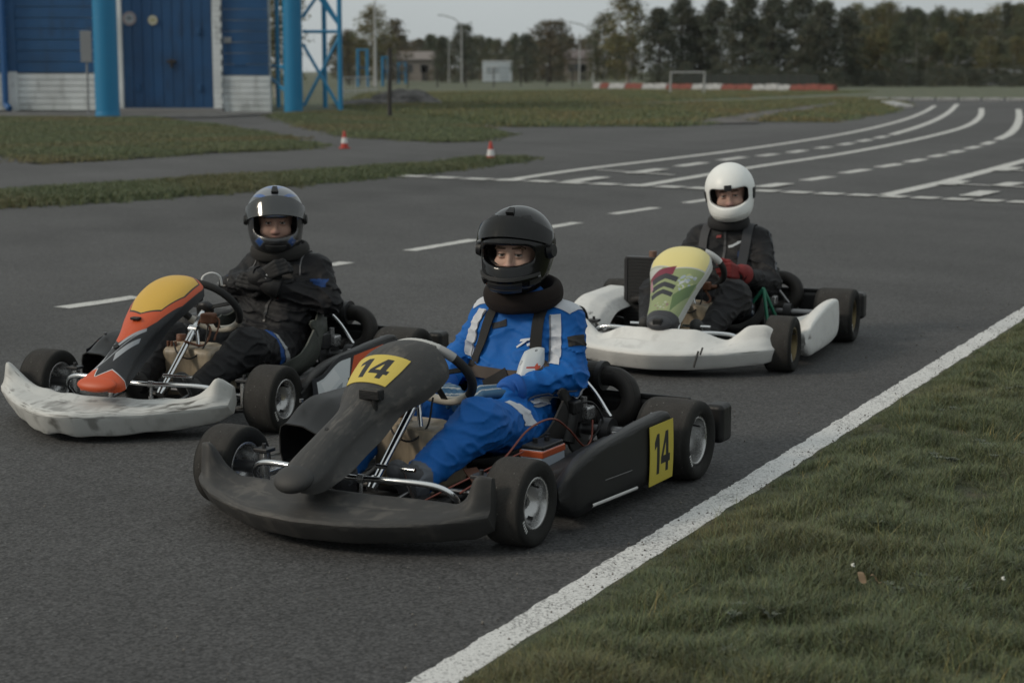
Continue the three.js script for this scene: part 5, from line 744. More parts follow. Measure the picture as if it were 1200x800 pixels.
// ---------------------------------------------------------------- kart with the orange fairing, dirty white bumper
{
  const k = thing('go_kart', 'racing kart with orange and navy fairing and scuffed white bumper', 'kart', ...kartAt(1));
  makeKart(k, { rim: M.alu, seat: M.seatGrey, rimArcs: [[-0.6, Math.PI + 0.6, M.grip], [Math.PI + 0.6, 2 * Math.PI - 0.6, M.pale]] });
  const T = [[0, 1.60, 0.038, 0.118, 0.150, 1.34, 1.2], [0.1, 1.595, 0.024, 0.122, 0.146, 1.33, 1.19], [0.2, 1.57, 0.03, 0.116, 0.150, 1.31, 1.18], [0.38, 1.50, 0.022, 0.118, 0.138, 1.28, 1.17], [0.5, 1.45, 0.034, 0.112, 0.146, 1.25, 1.15], [0.65, 1.39, 0.034, 0.118, 0.142, 1.22, 1.14], [0.8, 1.32, 0.046, 0.122, 0.172, 1.20, 1.13], [0.9, 1.275, 0.055, 0.128, 0.232, 1.215, 1.15], [0.96, 1.25, 0.065, 0.13, 0.238, 1.21, 1.15], [1, 1.22, 0.08, 0.13, 0.205, 1.17, 1.14]];
  part(k, 'front_bumper', bumperGeo(0.54, T).translate(-0.10, 0, 0.02), dirty([0.50, 0.505, 0.49], 0.8, 7, [[0.42, 0.86, 0.14, 0.12, 1], [0.33, 0.8, 0.08, 0.1, 0.7], [0.36, 0.33, 0.1, 0.06, 0.8], [0.28, 0.45, 0.06, 0.16, 0.5]]), 'scuffed dirty white front bumper');
  const FT = [[0, 0.555, 0.83, 0.085, 0.03, 0.025], [0.07, 0.572, 0.865, 0.115, 0.042, 0.03], [0.2, 0.562, 0.955, 0.128, 0.05, 0.035], [0.36, 0.515, 1.06, 0.122, 0.048, 0.035], [0.5, 0.450, 1.155, 0.098, 0.042, 0.035], [0.62, 0.388, 1.24, 0.07, 0.045, 0.05], [0.76, 0.318, 1.33, 0.064, 0.04, 0.045], [0.88, 0.268, 1.405, 0.085, 0.035, 0.03], [0.94, 0.245, 1.445, 0.098, 0.03, 0.025], [0.975, 0.232, 1.466, 0.09, 0.026, 0.022], [0.993, 0.225, 1.478, 0.072, 0.02, 0.02], [1, 0.222, 1.482, 0.055, 0.014, 0.02]];
  const F = fairingP(FT, 0.1);
  const skinTex = canvasTex(512, 1024, (c, w, h) => { // u across, v along (0 top edge .. 1 tip); canvas y is flipped
    const Y = s => (1 - s) * h, X = u => u * w, P = (pts, f) => { c.fillStyle = f; c.beginPath(); pts.forEach(([u, s], i) => i ? c.lineTo(X(u), Y(s)) : c.moveTo(X(u), Y(s))); c.closePath(); c.fill(); };
    c.fillStyle = '#121419'; c.fillRect(0, 0, w, h);
    P([[0.12, 0.0], [0.84, 0.0], [0.88, 0.12], [0.87, 0.36], [0.8, 0.52], [0.68, 0.64], [0.4, 0.69], [0.12, 0.64], [0.1, 0.3]], '#b5481f');
    P([[0.18, 0.015], [0.76, 0.015], [0.74, 0.06], [0.2, 0.07]], '#4a4644');
    P([[0.165, 0.12], [0.27, 0.085], [0.72, 0.075], [0.83, 0.11], [0.835, 0.3], [0.75, 0.46], [0.5, 0.505], [0.25, 0.475], [0.165, 0.34]], '#2a211b');
    P([[0.175, 0.125], [0.28, 0.092], [0.71, 0.082], [0.815, 0.115], [0.82, 0.3], [0.74, 0.45], [0.5, 0.495], [0.26, 0.465], [0.178, 0.34]], '#c09a3c');
    P([[0.1, 0.68], [0.42, 0.70], [0.76, 0.57], [0.78, 0.585], [0.52, 0.73], [0.3, 0.88], [0.1, 0.88]], '#8d9196'); P([[0.24, 0.72], [0.46, 0.715], [0.7, 0.62], [0.45, 0.76], [0.34, 0.83]], '#1a1c21'); P([[0.5, 0.76], [0.78, 0.63], [0.8, 0.66], [0.56, 0.82]], '#8d9196');
    P([[0.0, 0.9], [0.36, 0.88], [0.44, 0.95], [0.64, 0.88], [1, 0.93], [1, 1], [0, 1]], '#b5481f'); c.strokeStyle = '#b9bcbe'; c.lineWidth = 7; c.beginPath(); [[0.0, 0.9], [0.36, 0.88], [0.44, 0.95], [0.64, 0.88], [1, 0.93]].forEach(([u, s], i) => i ? c.lineTo(X(u), Y(s)) : c.moveTo(X(u), Y(s))); c.stroke();
    for (let i = 0; i < 160; i++) { c.fillStyle = `rgba(${120 + 60 * hash2(i, 1, 1)},110,100,0.18)`; c.fillRect(hash2(i, 2, 2) * w, hash2(i, 3, 3) * h, 2 + 26 * hash2(i, 4, 4), 1 + 3 * hash2(i, 5, 5)); }
  });
  const fair = part(k, 'front_fairing', [shell(F, 56, 72, 0.005, 0.8), noseCap(F, 0.965, 0.088, 0.024, 0.04)], phys(1, 0.5, 0, { map: skinTex }), 'orange, navy and white fairing with a blank yellow plate');
  { const q = F(0.5, 0.545); part(fair, 'fairing_bracket', box(0.04, 0.012, 0.025, q.x, q.y + 0.012, q.z + 0.004, 0.004), M.black); const b = F(0.42, 0.72); part(fair, 'bolt', rod(b, b.clone().add(V(0, 0.009, 0.007)), 0.012, 10), M.black); }
  const podTex = canvasTex(1024, 256, (c, w, h) => { c.fillStyle = '#22242a'; c.fillRect(0, 0, w, h); const P = (pts, f) => { c.fillStyle = f; c.beginPath(); pts.forEach(([x, y], i) => i ? c.lineTo(x * w, y * h) : c.moveTo(x * w, y * h)); c.closePath(); c.fill(); };
    P([[0.03, 0.12], [0.4, 0.1], [0.35, 0.95], [0.05, 0.95]], '#d3d8da'); P([[0.06, 0.2], [0.2, 0.15], [0.27, 0.45], [0.1, 0.6]], '#e2e5e6'); P([[0.12, 0.7], [0.3, 0.55], [0.26, 0.9]], '#9aa3a8'); P([[0.44, 0.08], [0.53, 0.08], [0.4, 0.95], [0.33, 0.95]], '#d4592c'); P([[0.44, 0.08], [0.8, 0.03], [0.95, 0.2], [0.52, 0.3]], '#d4592c'); P([[0.55, 0.38], [0.98, 0.25], [0.98, 0.95], [0.46, 0.95]], '#c6ccd0'); P([[0.36, 0.5], [0.66, 0.42], [0.62, 0.78], [0.37, 0.82]], '#15161a'); });
  for (const s of [1, -1]) { const pd = part(k, 'side_pod', s < 0 ? podShell(s, 0.16, 0.7) : podGeo(s, { z0: 0.16, z1: 0.95 }), M.black); for (const [pz, py] of [[0.25, 0.262], [0.55, 0.25]]) part(pd, 'bolt', rod(V(s * 0.61, py, pz), V(s * 0.61, py + 0.012, pz), 0.008, 10), M.steel); part(pd, 'pod_sticker', shell((u, v) => { const t = s > 0 ? u : 1 - u, z = s > 0 ? mix(0.93, 0.2, t) : mix(0.2, 0.62, u); return V(s * (0.6625 + 0.003 * Math.sin(v * Math.PI) - 0.02 * smooth(0.86, 0.95, z)), mix(0.06, mix(0.195, s > 0 ? 0.262 : 0.235, smooth(0, 0.3, t)), v), z); }, 24, 8, 0.0015, 0.8), print(podTex), 'grey and white pod sticker with an orange flash'); }
  part(k, 'cable_loop', hose([V(-0.01, 0.50, 0.70), V(-0.01, 0.55, 0.68), V(0.02, 0.565, 0.66), V(0.045, 0.55, 0.64), V(0.05, 0.51, 0.63)], 0.005, 30, 8), M.whitePl);
  part(k, 'dash_wiring', [hose([V(0.03, 0.37, 0.74), V(0.07, 0.34, 0.76), V(0.06, 0.28, 0.8), V(0.0, 0.3, 0.85)], 0.005, 24, 8), hose([V(0.02, 0.40, 0.72), V(0.1, 0.38, 0.74), V(0.1, 0.3, 0.78)], 0.004, 24, 8), box(0.06, 0.045, 0.05, 0.05, 0.385, 0.74, 0.01)], M.brown);
}
// ---------------------------------------------------------------- white kart with the floral fairing
{
  const k = thing('go_kart', 'racing kart with clean white bodywork and a yellow and green floral fairing', 'kart', ...kartAt(2));
  makeKart(k, { rim: M.gold, seat: M.seatBlack, stay: M.steel, rimArcs: [[Math.PI / 2 - 0.5, Math.PI / 2 + 0.5, M.grip, 0.0175], [Math.PI / 2 - 1.15, Math.PI / 2 - 0.5, M.whitePl, 0.0175], [Math.PI / 2 + 0.5, Math.PI / 2 + 1.15, M.whitePl, 0.0175], [Math.PI / 2 + 1.15, 2 * Math.PI + Math.PI / 2 - 1.15, M.grip]] });
  const T = [[0, 1.50, 0.036, 0.118, 0.206, 1.30, 1.18], [0.09, 1.495, 0.036, 0.118, 0.212, 1.29, 1.18], [0.35, 1.455, 0.037, 0.118, 0.208, 1.26, 1.16], [0.52, 1.40, 0.04, 0.118, 0.17, 1.23, 1.14], [0.62, 1.37, 0.042, 0.118, 0.160, 1.21, 1.13], [0.74, 1.32, 0.046, 0.122, 0.225, 1.19, 1.12], [0.9, 1.25, 0.05, 0.125, 0.238, 1.17, 1.12], [1, 1.19, 0.06, 0.125, 0.21, 1.14, 1.11]];
  const white = dirty([0.62, 0.62, 0.605], 0.22, 91, [[0.27, 0.9, 0.06, 0.05, 0.8]]);
  const fb = part(k, 'front_bumper', bumperGeo(0.53, T), white);
  part(fb, 'scrape', [bar(V(0.235, 0.135, 1.438), V(0.218, 0.06, 1.452), 0.012, 0.005), bar(V(0.25, 0.15, 1.418), V(0.243, 0.118, 1.436), 0.008, 0.004)], std(0.03, 0.8));
  const F = fairingP([[0, 0.53, 0.81, 0.095, 0.03, 0.03], [0.07, 0.55, 0.845, 0.128, 0.045, 0.03], [0.22, 0.535, 0.935, 0.15, 0.06, 0.03], [0.38, 0.478, 1.02, 0.143, 0.055, 0.03], [0.55, 0.402, 1.10, 0.112, 0.045, 0.035], [0.72, 0.335, 1.175, 0.09, 0.04, 0.04], [0.88, 0.278, 1.25, 0.077, 0.036, 0.035], [0.95, 0.254, 1.283, 0.066, 0.03, 0.03], [0.985, 0.243, 1.30, 0.042, 0.02, 0.026], [1, 0.238, 1.308, 0.012, 0.006, 0.024]], 0);
  const fl = canvasTex(512, 1024, (c, w, h) => { const Y = s => (1 - s) * h, X = u => u * w, P = (pts, f) => { c.fillStyle = f; c.beginPath(); pts.forEach(([u, s], i) => i ? c.lineTo(X(u), Y(s)) : c.moveTo(X(u), Y(s))); c.closePath(); c.fill(); };
    c.fillStyle = '#a9aaa6'; c.fillRect(0, 0, w, h); P([[0.15, 0.04], [0.5, 0.025], [0.85, 0.04], [0.86, 0.36], [0.5, 0.41], [0.15, 0.35]], '#cfc383'); P([[0.12, 0.36], [0.5, 0.42], [0.88, 0.37], [0.86, 0.95], [0.14, 0.95]], '#7f8a62'); P([[0.12, 0.37], [0.34, 0.40], [0.22, 0.48], [0.12, 0.47]], '#a8a9a5'); P([[0.3, 0.42], [0.52, 0.39], [0.5, 0.47], [0.14, 0.52], [0.14, 0.48]], '#6a1830');
    for (const [s0, s1] of [[0.475, 0.53], [0.555, 0.61], [0.635, 0.69]]) P([[0.16, s0 + 0.03], [0.4, s0 - 0.015], [0.6, s0 + 0.02], [0.58, s1 + 0.01], [0.4, s1 - 0.02], [0.2, s1 + 0.03]], '#23252a'); P([[0.13, 0.52], [0.17, 0.5], [0.2, 0.6], [0.14, 0.62]], '#97707a');
    for (let i = 0; i < 34; i++) { c.fillStyle = ['#a7acb0', '#8f9aa3', '#7f8f5a', '#9aa070'][i % 4]; c.beginPath(); c.ellipse(X(0.62 + 0.2 * hash2(i, 1, 7)), Y(0.46 + 0.16 * hash2(i, 2, 7)), 10 + 16 * hash2(i, 3, 7), 7 + 10 * hash2(i, 4, 7), hash2(i, 5, 7) * 3, 0, 7); c.fill(); } for (let i = 0; i < 18; i++) { c.fillStyle = ['#9a9f8d', '#8a8f66', '#7c6a60'][i % 3]; c.beginPath(); c.arc(X(0.3 + 0.3 * hash2(i, 1, 9)), Y(0.76 + 0.08 * hash2(i, 2, 9)), 6 + 9 * hash2(i, 3, 9), 0, 7); c.fill(); }
    P([[0.6, 0.68], [0.86, 0.5], [0.86, 0.64], [0.66, 0.86]], '#51673f'); P([[0, 0.88], [0.3, 0.86], [0.7, 0.86], [1, 0.88], [1, 1], [0, 1]], '#2b2c30'); c.strokeStyle = '#b4b5b2'; c.lineWidth = 9; c.beginPath(); for (let i = 0; i <= 20; i++) { const s = 0.02 + 0.5 * i / 20; i ? c.lineTo(X(0.875), Y(s)) : c.moveTo(X(0.875), Y(s)); } c.stroke(); });
  const ff = part(k, 'front_fairing', [shell(F, 56, 72, 0.005, 0.8), noseCap(F, 0.95, 0.06, 0.03, 0.045)], print(fl, 0.5), 'fairing printed with a blank yellow plate above green flowers'); { const q = F(0.5, 0.985); part(ff, 'nose_clip', [box(0.05, 0.04, 0.03, q.x, q.y - 0.005, q.z + 0.006, 0.01)], M.black); }
  const rows = [[0, 0.15, -0.06], [0.06, 0.205, -0.02], [0.18, 0.255, 0.008], [0.32, 0.268, 0.015], [0.55, 0.262, 0.016], [0.8, 0.235, 0.012], [0.95, 0.20, 0.0], [1, 0.16, -0.02]];
  for (const s of [1, -1]) part(k, 'side_pod', s < 0 ? podShell(s, 0.14, 0.86) : podGeo(s, { z0: 0.14, z1: 0.94, yb: 0.05, rows, round: 0.6 }), white);
  const rad = part(k, 'radiator', box(0.215, 0.40, 0.055, -0.345, 0.235, 0.35, 0.008), M.radiator); part(rad, 'radiator_frame', [box(0.02, 0.40, 0.062, -0.458, 0.235, 0.35, 0.004), box(0.235, 0.014, 0.062, -0.345, 0.437, 0.35, 0.004)], M.darkSteel); const cf = []; for (let i = 0; i < 22; i++) cf.push(box(0.2, 0.003, 0.004, -0.345, 0.05 + i * 0.0175, 0.379)); part(rad, 'cooling_fin', cf, M.darkSteel); part(rad, 'filler_cap', [rod(V(-0.32, 0.44, 0.35), V(-0.32, 0.475, 0.35), 0.02, 14), hose([V(-0.27, 0.42, 0.34), V(-0.2, 0.43, 0.36), V(-0.15, 0.38, 0.4)], 0.014, 16, 10)], std([0.16, 0.09, 0.06], 0.6));
  part(k, 'seat_bracket', [rod(V(0.285, 0.31, 0.40), V(0.34, 0.08, 0.22), 0.0085, 10), rod(V(0.285, 0.31, 0.40), V(0.33, 0.08, 0.44), 0.0085, 10), rod(V(0.285, 0.31, 0.40), V(0.2, 0.2, 0.36), 0.0085, 10), rod(V(0.34, 0.085, 0.22), V(0.33, 0.085, 0.44), 0.0075, 10)], M.green, 'green tubular seat bracket');
  part(k, 'dashboard', [box(0.05, 0.04, 0.04, 0.07, 0.35, 0.72, 0.008), rod(V(0.02, 0.345, 0.74), V(0.12, 0.345, 0.70), 0.01, 8), hose([V(0.05, 0.35, 0.72), V(0.1, 0.28, 0.74), V(0.05, 0.26, 0.8)], 0.006, 20, 8)], M.brown);
}

// ------------------------------------------------------------------ drivers, built in their kart's axes
const suitBump = weaveTex;
const bodyMat = phys(1, 0.62, 0, { specularIntensity: 0.5, vertexColors: true, bumpMap: rep(suitBump, 40), bumpScale: 0.0006 });
const strapMat = std([0.010, 0.0095, 0.0092], 0.85, 0, { bumpMap: rep(weaveTex, 20), bumpScale: 0.0008 });
function handBones(w, dir, nrm, side, curl, thumbIn = 0.4, r = 0.0105) {
  // w: wrist; dir: towards the knuckles; nrm: out of the back of the hand; side: +1 when the thumb is on dir x nrm's side
  const D = V(...dir).normalize(), Nn = V(...nrm).projectOnPlane(D).normalize(), L = D.clone().cross(Nn).multiplyScalar(side), P = V(...w), B = [];
  const a3 = v => [v.x, v.y, v.z], q = (d, l, n) => P.clone().addScaledVector(D, d).addScaledVector(L, l).addScaledVector(Nn, n);
  for (const l of [-0.027, -0.009, 0.009, 0.027]) B.push(bone(a3(q(0.005, l * 0.7, 0)), a3(q(0.082, l, 0.002)), 0.0165, 0.0135));
  [[0.027, 0.040, 0.9], [0.009, 0.045, 1], [-0.009, 0.041, 1.03], [-0.027, 0.033, 1.1]].forEach(([l, len, cf]) => {
    let p = q(0.084, l, 0.002), d = D.clone(); const ax = D.clone().cross(Nn).normalize();
    [len, len * 0.62, len * 0.5].forEach((s, i) => { d.applyAxisAngle(ax, -curl[i] * cf); const e = p.clone().addScaledVector(d, s); B.push(bone(a3(p), a3(e), r * (1 - 0.06 * i), r * (0.95 - 0.08 * i))); p = e; });
  });
  let p = q(0.02, 0.026, -0.006), d = D.clone().multiplyScalar(0.72).addScaledVector(L, 0.72).addScaledVector(Nn, -thumbIn).normalize();
  for (const [s, b] of [[0.042, 0], [0.032, 0.45], [0.026, 0.4]]) { d.addScaledVector(L, -b * 0.8).addScaledVector(Nn, -b * thumbIn).normalize(); const e = p.clone().addScaledVector(d, s); B.push(bone(a3(p), a3(e), r * 1.25, r * 1.1)); p = e; }
  return B;
}
function boundsOf(bones, pad) { const lo = V(9, 9, 9), hi = V(-9, -9, -9); for (const b of bones) for (const t of [0, 1]) { const p = V(b.ax + b.dx * t, b.ay + b.dy * t, b.az + b.dz * t), r = Math.max(b.r1, b.r2) + pad; lo.min(p.clone().subScalar(r)); hi.max(p.clone().addScalar(r)); } return [lo, hi]; }
const fieldOf = (bones, k) => (x, y, z) => { let d = 9; for (const b of bones) d = sd.min(d, sd.cone(x, y, z, b), k); return d; };
function makeDriver(o) {
  const [[kx, , kz], yaw] = kartAt(o.kart), base = V(0, 0.06, 0.2), c = Math.cos(yaw), s = Math.sin(yaw);
  const P = thing('person', o.label, 'person', [kx + base.x * c + base.z * s, base.y, kz - base.x * s + base.z * c], yaw);
  const put = (name, geo, mat, parent = P, label) => { const g = Array.isArray(geo) ? merge(geo) : geo; g.translate(-base.x, -base.y, -base.z); return part(parent, name, g, mat, label); };
  const B = [], J = o.joints, limb = (a, b, r1, r2, tagv) => { const q = bone(a, b, r1, r2); q.tag = tagv; B.push(q); };
  for (const sx of [-1, 1]) { limb([sx * 0.07, 0.155, 0.17], [sx * 0.062, 0.32, 0.085], 0.112, 0.104, 'torso'); limb([sx * 0.062, 0.32, 0.085], [sx * 0.078, 0.465, 0.022], 0.104, 0.1, 'torso'); limb([0, 0.545, -0.005], [sx * 0.14, 0.527, -0.008], 0.07, 0.064, 'shoulder'); }
  limb([0, 0.5, 0.0], [0, 0.66, J.head[2] - 0.03], 0.085, 0.062, 'neck');
  for (const k of ['L', 'R']) {
    const sx = k === 'L' ? 1 : -1, sh = J['shoulder' + k] || [sx * 0.165, 0.512, -0.005], el = J['elbow' + k], wr = J['wrist' + k];
    limb(sh, el, 0.061, 0.051, 'upper' + k); limb(el, wr, 0.052, 0.038, 'fore' + k);
    const hip = [sx * 0.09, 0.155, 0.2], kn = J['knee' + k], an = J['ankle' + k]; limb(hip, kn, 0.108, 0.078, 'thigh' + k); limb(kn, an, 0.078, 0.052, 'shin' + k);
  }
  const soft = fieldOf(B, 0.045), el = [J.elbowL, J.elbowR], kn = [J.kneeL, J.kneeR];
  const f = (x, y, z) => {
    let d = soft(x, y, z); if (d > 0.05 || d < -0.05) return d;
    let a = 0.0055; for (const e of el) a += 0.0075 * Math.exp(-((x - e[0]) ** 2 + (y - e[1]) ** 2 + (z - e[2]) ** 2) / 0.012); for (const e of kn) a += 0.004 * Math.exp(-((x - e[0]) ** 2 + (y - e[1]) ** 2 + (z - e[2]) ** 2) / 0.02);
    a += 0.005 * Math.exp(-((y - 0.30) ** 2 + (z - 0.16) ** 2) / 0.012);
    const w = 0.02 * N3(x * 7, y * 7, z * 7), r1 = 1 - Math.min(1, Math.abs(N3(x * 9 + w * 30, y * 21 + x * 6, z * 12 + w * 20)) * 2.6), r2 = 1 - Math.min(1, Math.abs(N3(x * 19 + 5, y * 34 - x * 11, z * 21 + 3)) * 2.4);
    return d - a * (1.15 * (r1 * r1 - 0.3) + 0.28 * (r2 * r2 - 0.3));
  };
  const nearest = (x, y, z) => { let m = 9, t = null; for (const b of B) { const d = sd.cone(x, y, z, b); if (d < m) { m = d; t = b; } } return t; };
  const [lo, hi] = boundsOf(B, 0.03), parts = [nets(f, lo, hi, 0.006, (x, y, z) => o.suit(x, y, z, nearest(x, y, z).tag, nearest(x, y, z)))];
  for (const k of ['L', 'R']) { const hb = o.hands[k], g = fieldOf(hb, 0.008), [l2, h2] = boundsOf(hb, 0.012); parts.push(nets(g, l2, h2, 0.0036, (x, y, z) => o.glove(x, y, z, k))); parts.push(hose([V(...J['wrist' + k]).lerp(V(...J['elbow' + k]), 0.16), V(...J['wrist' + k]), V(hb[0].ax, hb[0].ay, hb[0].az)], [0.053, 0.047, 0.034], 10, 20)); const cg = parts[parts.length - 1], cc = o.cuff || o.glove(0, 0, 0, k), ca = new Float32Array(cg.attributes.position.count * 3); for (let i = 0; i < ca.length; i++) ca[i] = cc[i % 3]; cg.setAttribute('color', new THREE.BufferAttribute(ca, 3)); }
  // head and face, turned on the neck
  const Hm = new THREE.Matrix4().makeRotationFromEuler(new THREE.Euler(o.headPitch, o.headYaw, o.headRoll || 0, 'YXZ')).setPosition(V(...J.head));
  const face = (x, y, z) => { // head axes: z to the front, eyes at y 0
    const X = Math.abs(x); let d = sd.ell(x, y - 0.022, z + 0.012, 0.077, 0.108, 0.098); d = sd.min(d, sd.ell(x, y + 0.06, z - 0.028, 0.052, 0.06, 0.058), 0.04); // skull, jaw
    d = sd.min(d, sd.ell(X - 0.041, y + 0.038, z - 0.058, 0.026, 0.022, 0.022), 0.03); // cheek
    d = sd.max(d, -(Math.hypot(X - 0.031, (y + 0.002) * 1.25, z - 0.098) - 0.0185), 0.016); // socket
    d = sd.min(d, sd.ell(X - 0.030, y - 0.0235, z - 0.0815, 0.026, 0.0075, 0.009), 0.012); // brow ridge
    d = sd.min(d, sd.cone(x, y, z, NOSE), 0.014); d = sd.min(d, sd.ell(x, y + 0.039, z - 0.1, 0.0115, 0.0105, 0.012), 0.012); d = sd.min(d, sd.ell(X - 0.0115, y + 0.041, z - 0.092, 0.0075, 0.0075, 0.009), 0.008);
    const er = Math.hypot(X - 0.031, y, z - 0.0735); let lid = Math.abs(er - 0.0142) - 0.0016; lid = Math.max(lid, -(Math.abs(y + 0.0006 + 6 * (X - 0.031) ** 2) - 0.0036 + 7 * (X - 0.031) ** 2)); lid = Math.max(lid, -(z - 0.07)); d = sd.min(d, lid, 0.004); // lids
    d = sd.min(d, sd.ell(x, y + 0.069, z - 0.084, 0.022, 0.006, 0.009), 0.008); d = sd.min(d, sd.ell(x, y + 0.079, z - 0.083, 0.018, 0.007, 0.009), 0.008); // lips
    return d;
  };
  const skin0 = o.skin, fg = nets(face, V(-0.095, -0.13, -0.06), V(0.095, 0.14, 0.13), 0.0026, (x, y, z) => {
    const X = Math.abs(x), brow = Math.abs(y - 0.0245 - 0.10 * (X - 0.02) * (X < 0.045 ? 1 : -1) * 0.6) < 0.0036 + 0.06 * Math.max(0, 0.03 - Math.abs(X - 0.03)) * 0.4 && X > 0.011 && X < 0.053 && z > 0.05, hair = y > 0.066 || z < 0.0, lash = Math.abs(y - 0.0042 + 6 * (X - 0.031) ** 2) < 0.0016 && Math.abs(X - 0.031) < 0.0135 && z > 0.07;
    const blush = 1 + 0.06 * N3(x * 60, y * 60, z * 60); if (hair) return o.hair; if (lash) return [0.02, 0.013, 0.01]; if (brow) return [mix(o.hair[0], skin0[0], 0.12), mix(o.hair[1], skin0[1], 0.1), mix(o.hair[2], skin0[2], 0.08)];
    const lips = y < -0.062 && y > -0.088 && X < 0.024 && z > 0.07; return lips ? [0.30, 0.12, 0.1] : [skin0[0] * blush, skin0[1] * (y < -0.03 && X < 0.02 ? 0.92 : 1) * blush, skin0[2] * blush];
  });
  const eye = sx => { const g = new THREE.SphereGeometry(0.0132, 36, 24), p = g.attributes.position, C = new Float32Array(p.count * 3), gz = o.gaze || [0, 0], axis = V(gz[0], gz[1], 1).normalize(); for (let i = 0; i < p.count; i++) { const a = V(p.getX(i), p.getY(i), p.getZ(i)).normalize().angleTo(axis), col = a < 0.17 ? [0.008, 0.008, 0.008] : a < 0.5 ? o.iris : [0.34, 0.32, 0.30]; C.set(col, i * 3); } g.setAttribute('color', new THREE.BufferAttribute(C, 3)); return g.translate(sx * 0.031, 0, 0.0735); };
  for (const g of [fg, eye(-1), eye(1)]) parts.push(g.applyMatrix4(Hm));
  put('body', parts, bodyMat, P, o.bodyLabel);
  // onto the cloth: walk along the field to its surface
  const grad = p => { const e = 0.004; return V(soft(p.x + e, p.y, p.z) - soft(p.x - e, p.y, p.z), soft(p.x, p.y + e, p.z) - soft(p.x, p.y - e, p.z), soft(p.x, p.y, p.z + e) - soft(p.x, p.y, p.z - e)).normalize(); };
  const drop = (p, off) => { const q = p.clone(); for (let i = 0; i < 12; i++) q.addScaledVector(grad(q), -soft(q.x, q.y, q.z) * 0.9); return q.addScaledVector(grad(q), off); };
  const strap = (pts, w, off = 0.007, th = 0.003) => { const cv = new THREE.CatmullRomCurve3(pts.map(p => V(...p)), false, 'centripetal'), N = 36, c0 = []; for (let i = 0; i <= N; i++) c0.push(drop(cv.getPoint(i / N), off)); for (let it = 0; it < 3; it++) for (let i = 1; i < N; i++) c0[i].lerp(c0[i - 1].clone().add(c0[i + 1]).multiplyScalar(0.5), 0.5);
    const ctr = new THREE.CatmullRomCurve3(c0, false, 'centripetal'); return shell((u, v) => { const p = ctr.getPoint(v), t = ctr.getTangent(v), n = grad(p), sd2 = t.cross(n).normalize(); return p.addScaledVector(sd2, (0.5 - u) * w); }, 4, 60, th, 0.8); };
  const dropF = (p, off) => { const q = p.clone(); for (let i = 0; i < 14; i++) q.addScaledVector(grad(q), -f(q.x, q.y, q.z) * 0.8); return q.addScaledVector(grad(q), off); };
  const panel = (ctr, ud, vd, w, h, off = 0.0022, n = 28) => { const C0 = V(...ctr), U = V(...ud).normalize(), Vd = V(...vd).normalize(); return shell((u, v) => dropF(C0.clone().addScaledVector(U, (u - 0.5) * w).addScaledVector(Vd, (v - 0.5) * h), off), n, n, 0.0015, 1.2); };
  const band = (pts, w, off = 0.0022) => { const cv = new THREE.CatmullRomCurve3(pts.map(p => V(...p)), false, 'centripetal'); return shell((u, v) => { const p = cv.getPoint(v), t = cv.getTangent(v), n = grad(p); return dropF(p.addScaledVector(t.cross(n).normalize(), (0.5 - u) * w), off); }, 10, 46, 0.0015, 1.2); };
  const TB = B.filter(b => b.tag === 'torso' || b.tag === 'shoulder'), torso = fieldOf(TB, 0.045), tgrad = p => { const e = 0.004; return V(torso(p.x + e, p.y, p.z) - torso(p.x - e, p.y, p.z), torso(p.x, p.y + e, p.z) - torso(p.x, p.y - e, p.z), torso(p.x, p.y, p.z + e) - torso(p.x, p.y, p.z - e)).normalize(); };
  const plate = (ctr, ud, vd, w, h, off, th, bulge, round = 0) => { const C0 = V(...ctr), U = V(...ud).normalize(), Vd = V(...vd).normalize(); return shell((u, v) => { let a = (u - 0.5) * 2, b = (v - 0.5) * 2; const k = 1 - round * Math.max(0, a * a * b * b); const q = C0.clone().addScaledVector(U, a * k * w / 2).addScaledVector(Vd, b * k * h / 2); for (let i = 0; i < 12; i++) q.addScaledVector(tgrad(q), -torso(q.x, q.y, q.z) * 0.9); return q.addScaledVector(tgrad(q), off + bulge * (1 - a ** 4) * (1 - b ** 4)); }, 16, 16, th, 0.8); };
  const patch = (ctr, ud, vd, w, h, off, th = 0.0015, bulge = 0) => { const C0 = V(...ctr), U = V(...ud).normalize(), Vd = V(...vd).normalize(); return shell((u, v) => { const p = C0.clone().addScaledVector(U, (u - 0.5) * w).addScaledVector(Vd, (v - 0.5) * h), q = drop(p, off), e = (u - 0.5) * 2, g = (v - 0.5) * 2; return q.addScaledVector(grad(q), bulge * (1 - e * e) * (1 - g * g)); }, 14, 14, th, 0.8); };
  const inHead = g => g.applyMatrix4(Hm);
  for (const k of ['L', 'R']) { // shoes
    const a = J['ankle' + k], t = J['toe' + k], hl = [a[0], a[1] - 0.06, a[2] - 0.015], bones = [bone([a[0], a[1] + 0.01, a[2] - 0.01], hl, 0.048, 0.036), bone(hl, t, 0.038, 0.030), bone([a[0], a[1] + 0.005, a[2]], t, 0.044, 0.028)], g = fieldOf(bones, 0.02), [l2, h2] = boundsOf(bones, 0.02);
    const sh = put('shoe', nets(g, l2, h2, 0.006), o.shoe); const td = V(t[0] - hl[0], t[1] - hl[1], t[2] - hl[2]).normalize(); void td; void sh;
  }
  return { P, put, strap, patch, panel, band, plate, inHead, drop, soft, J, Hm };
}
const NOSE = bone([0, 0.012, 0.083], [0, -0.034, 0.1015], 0.0075, 0.0095);
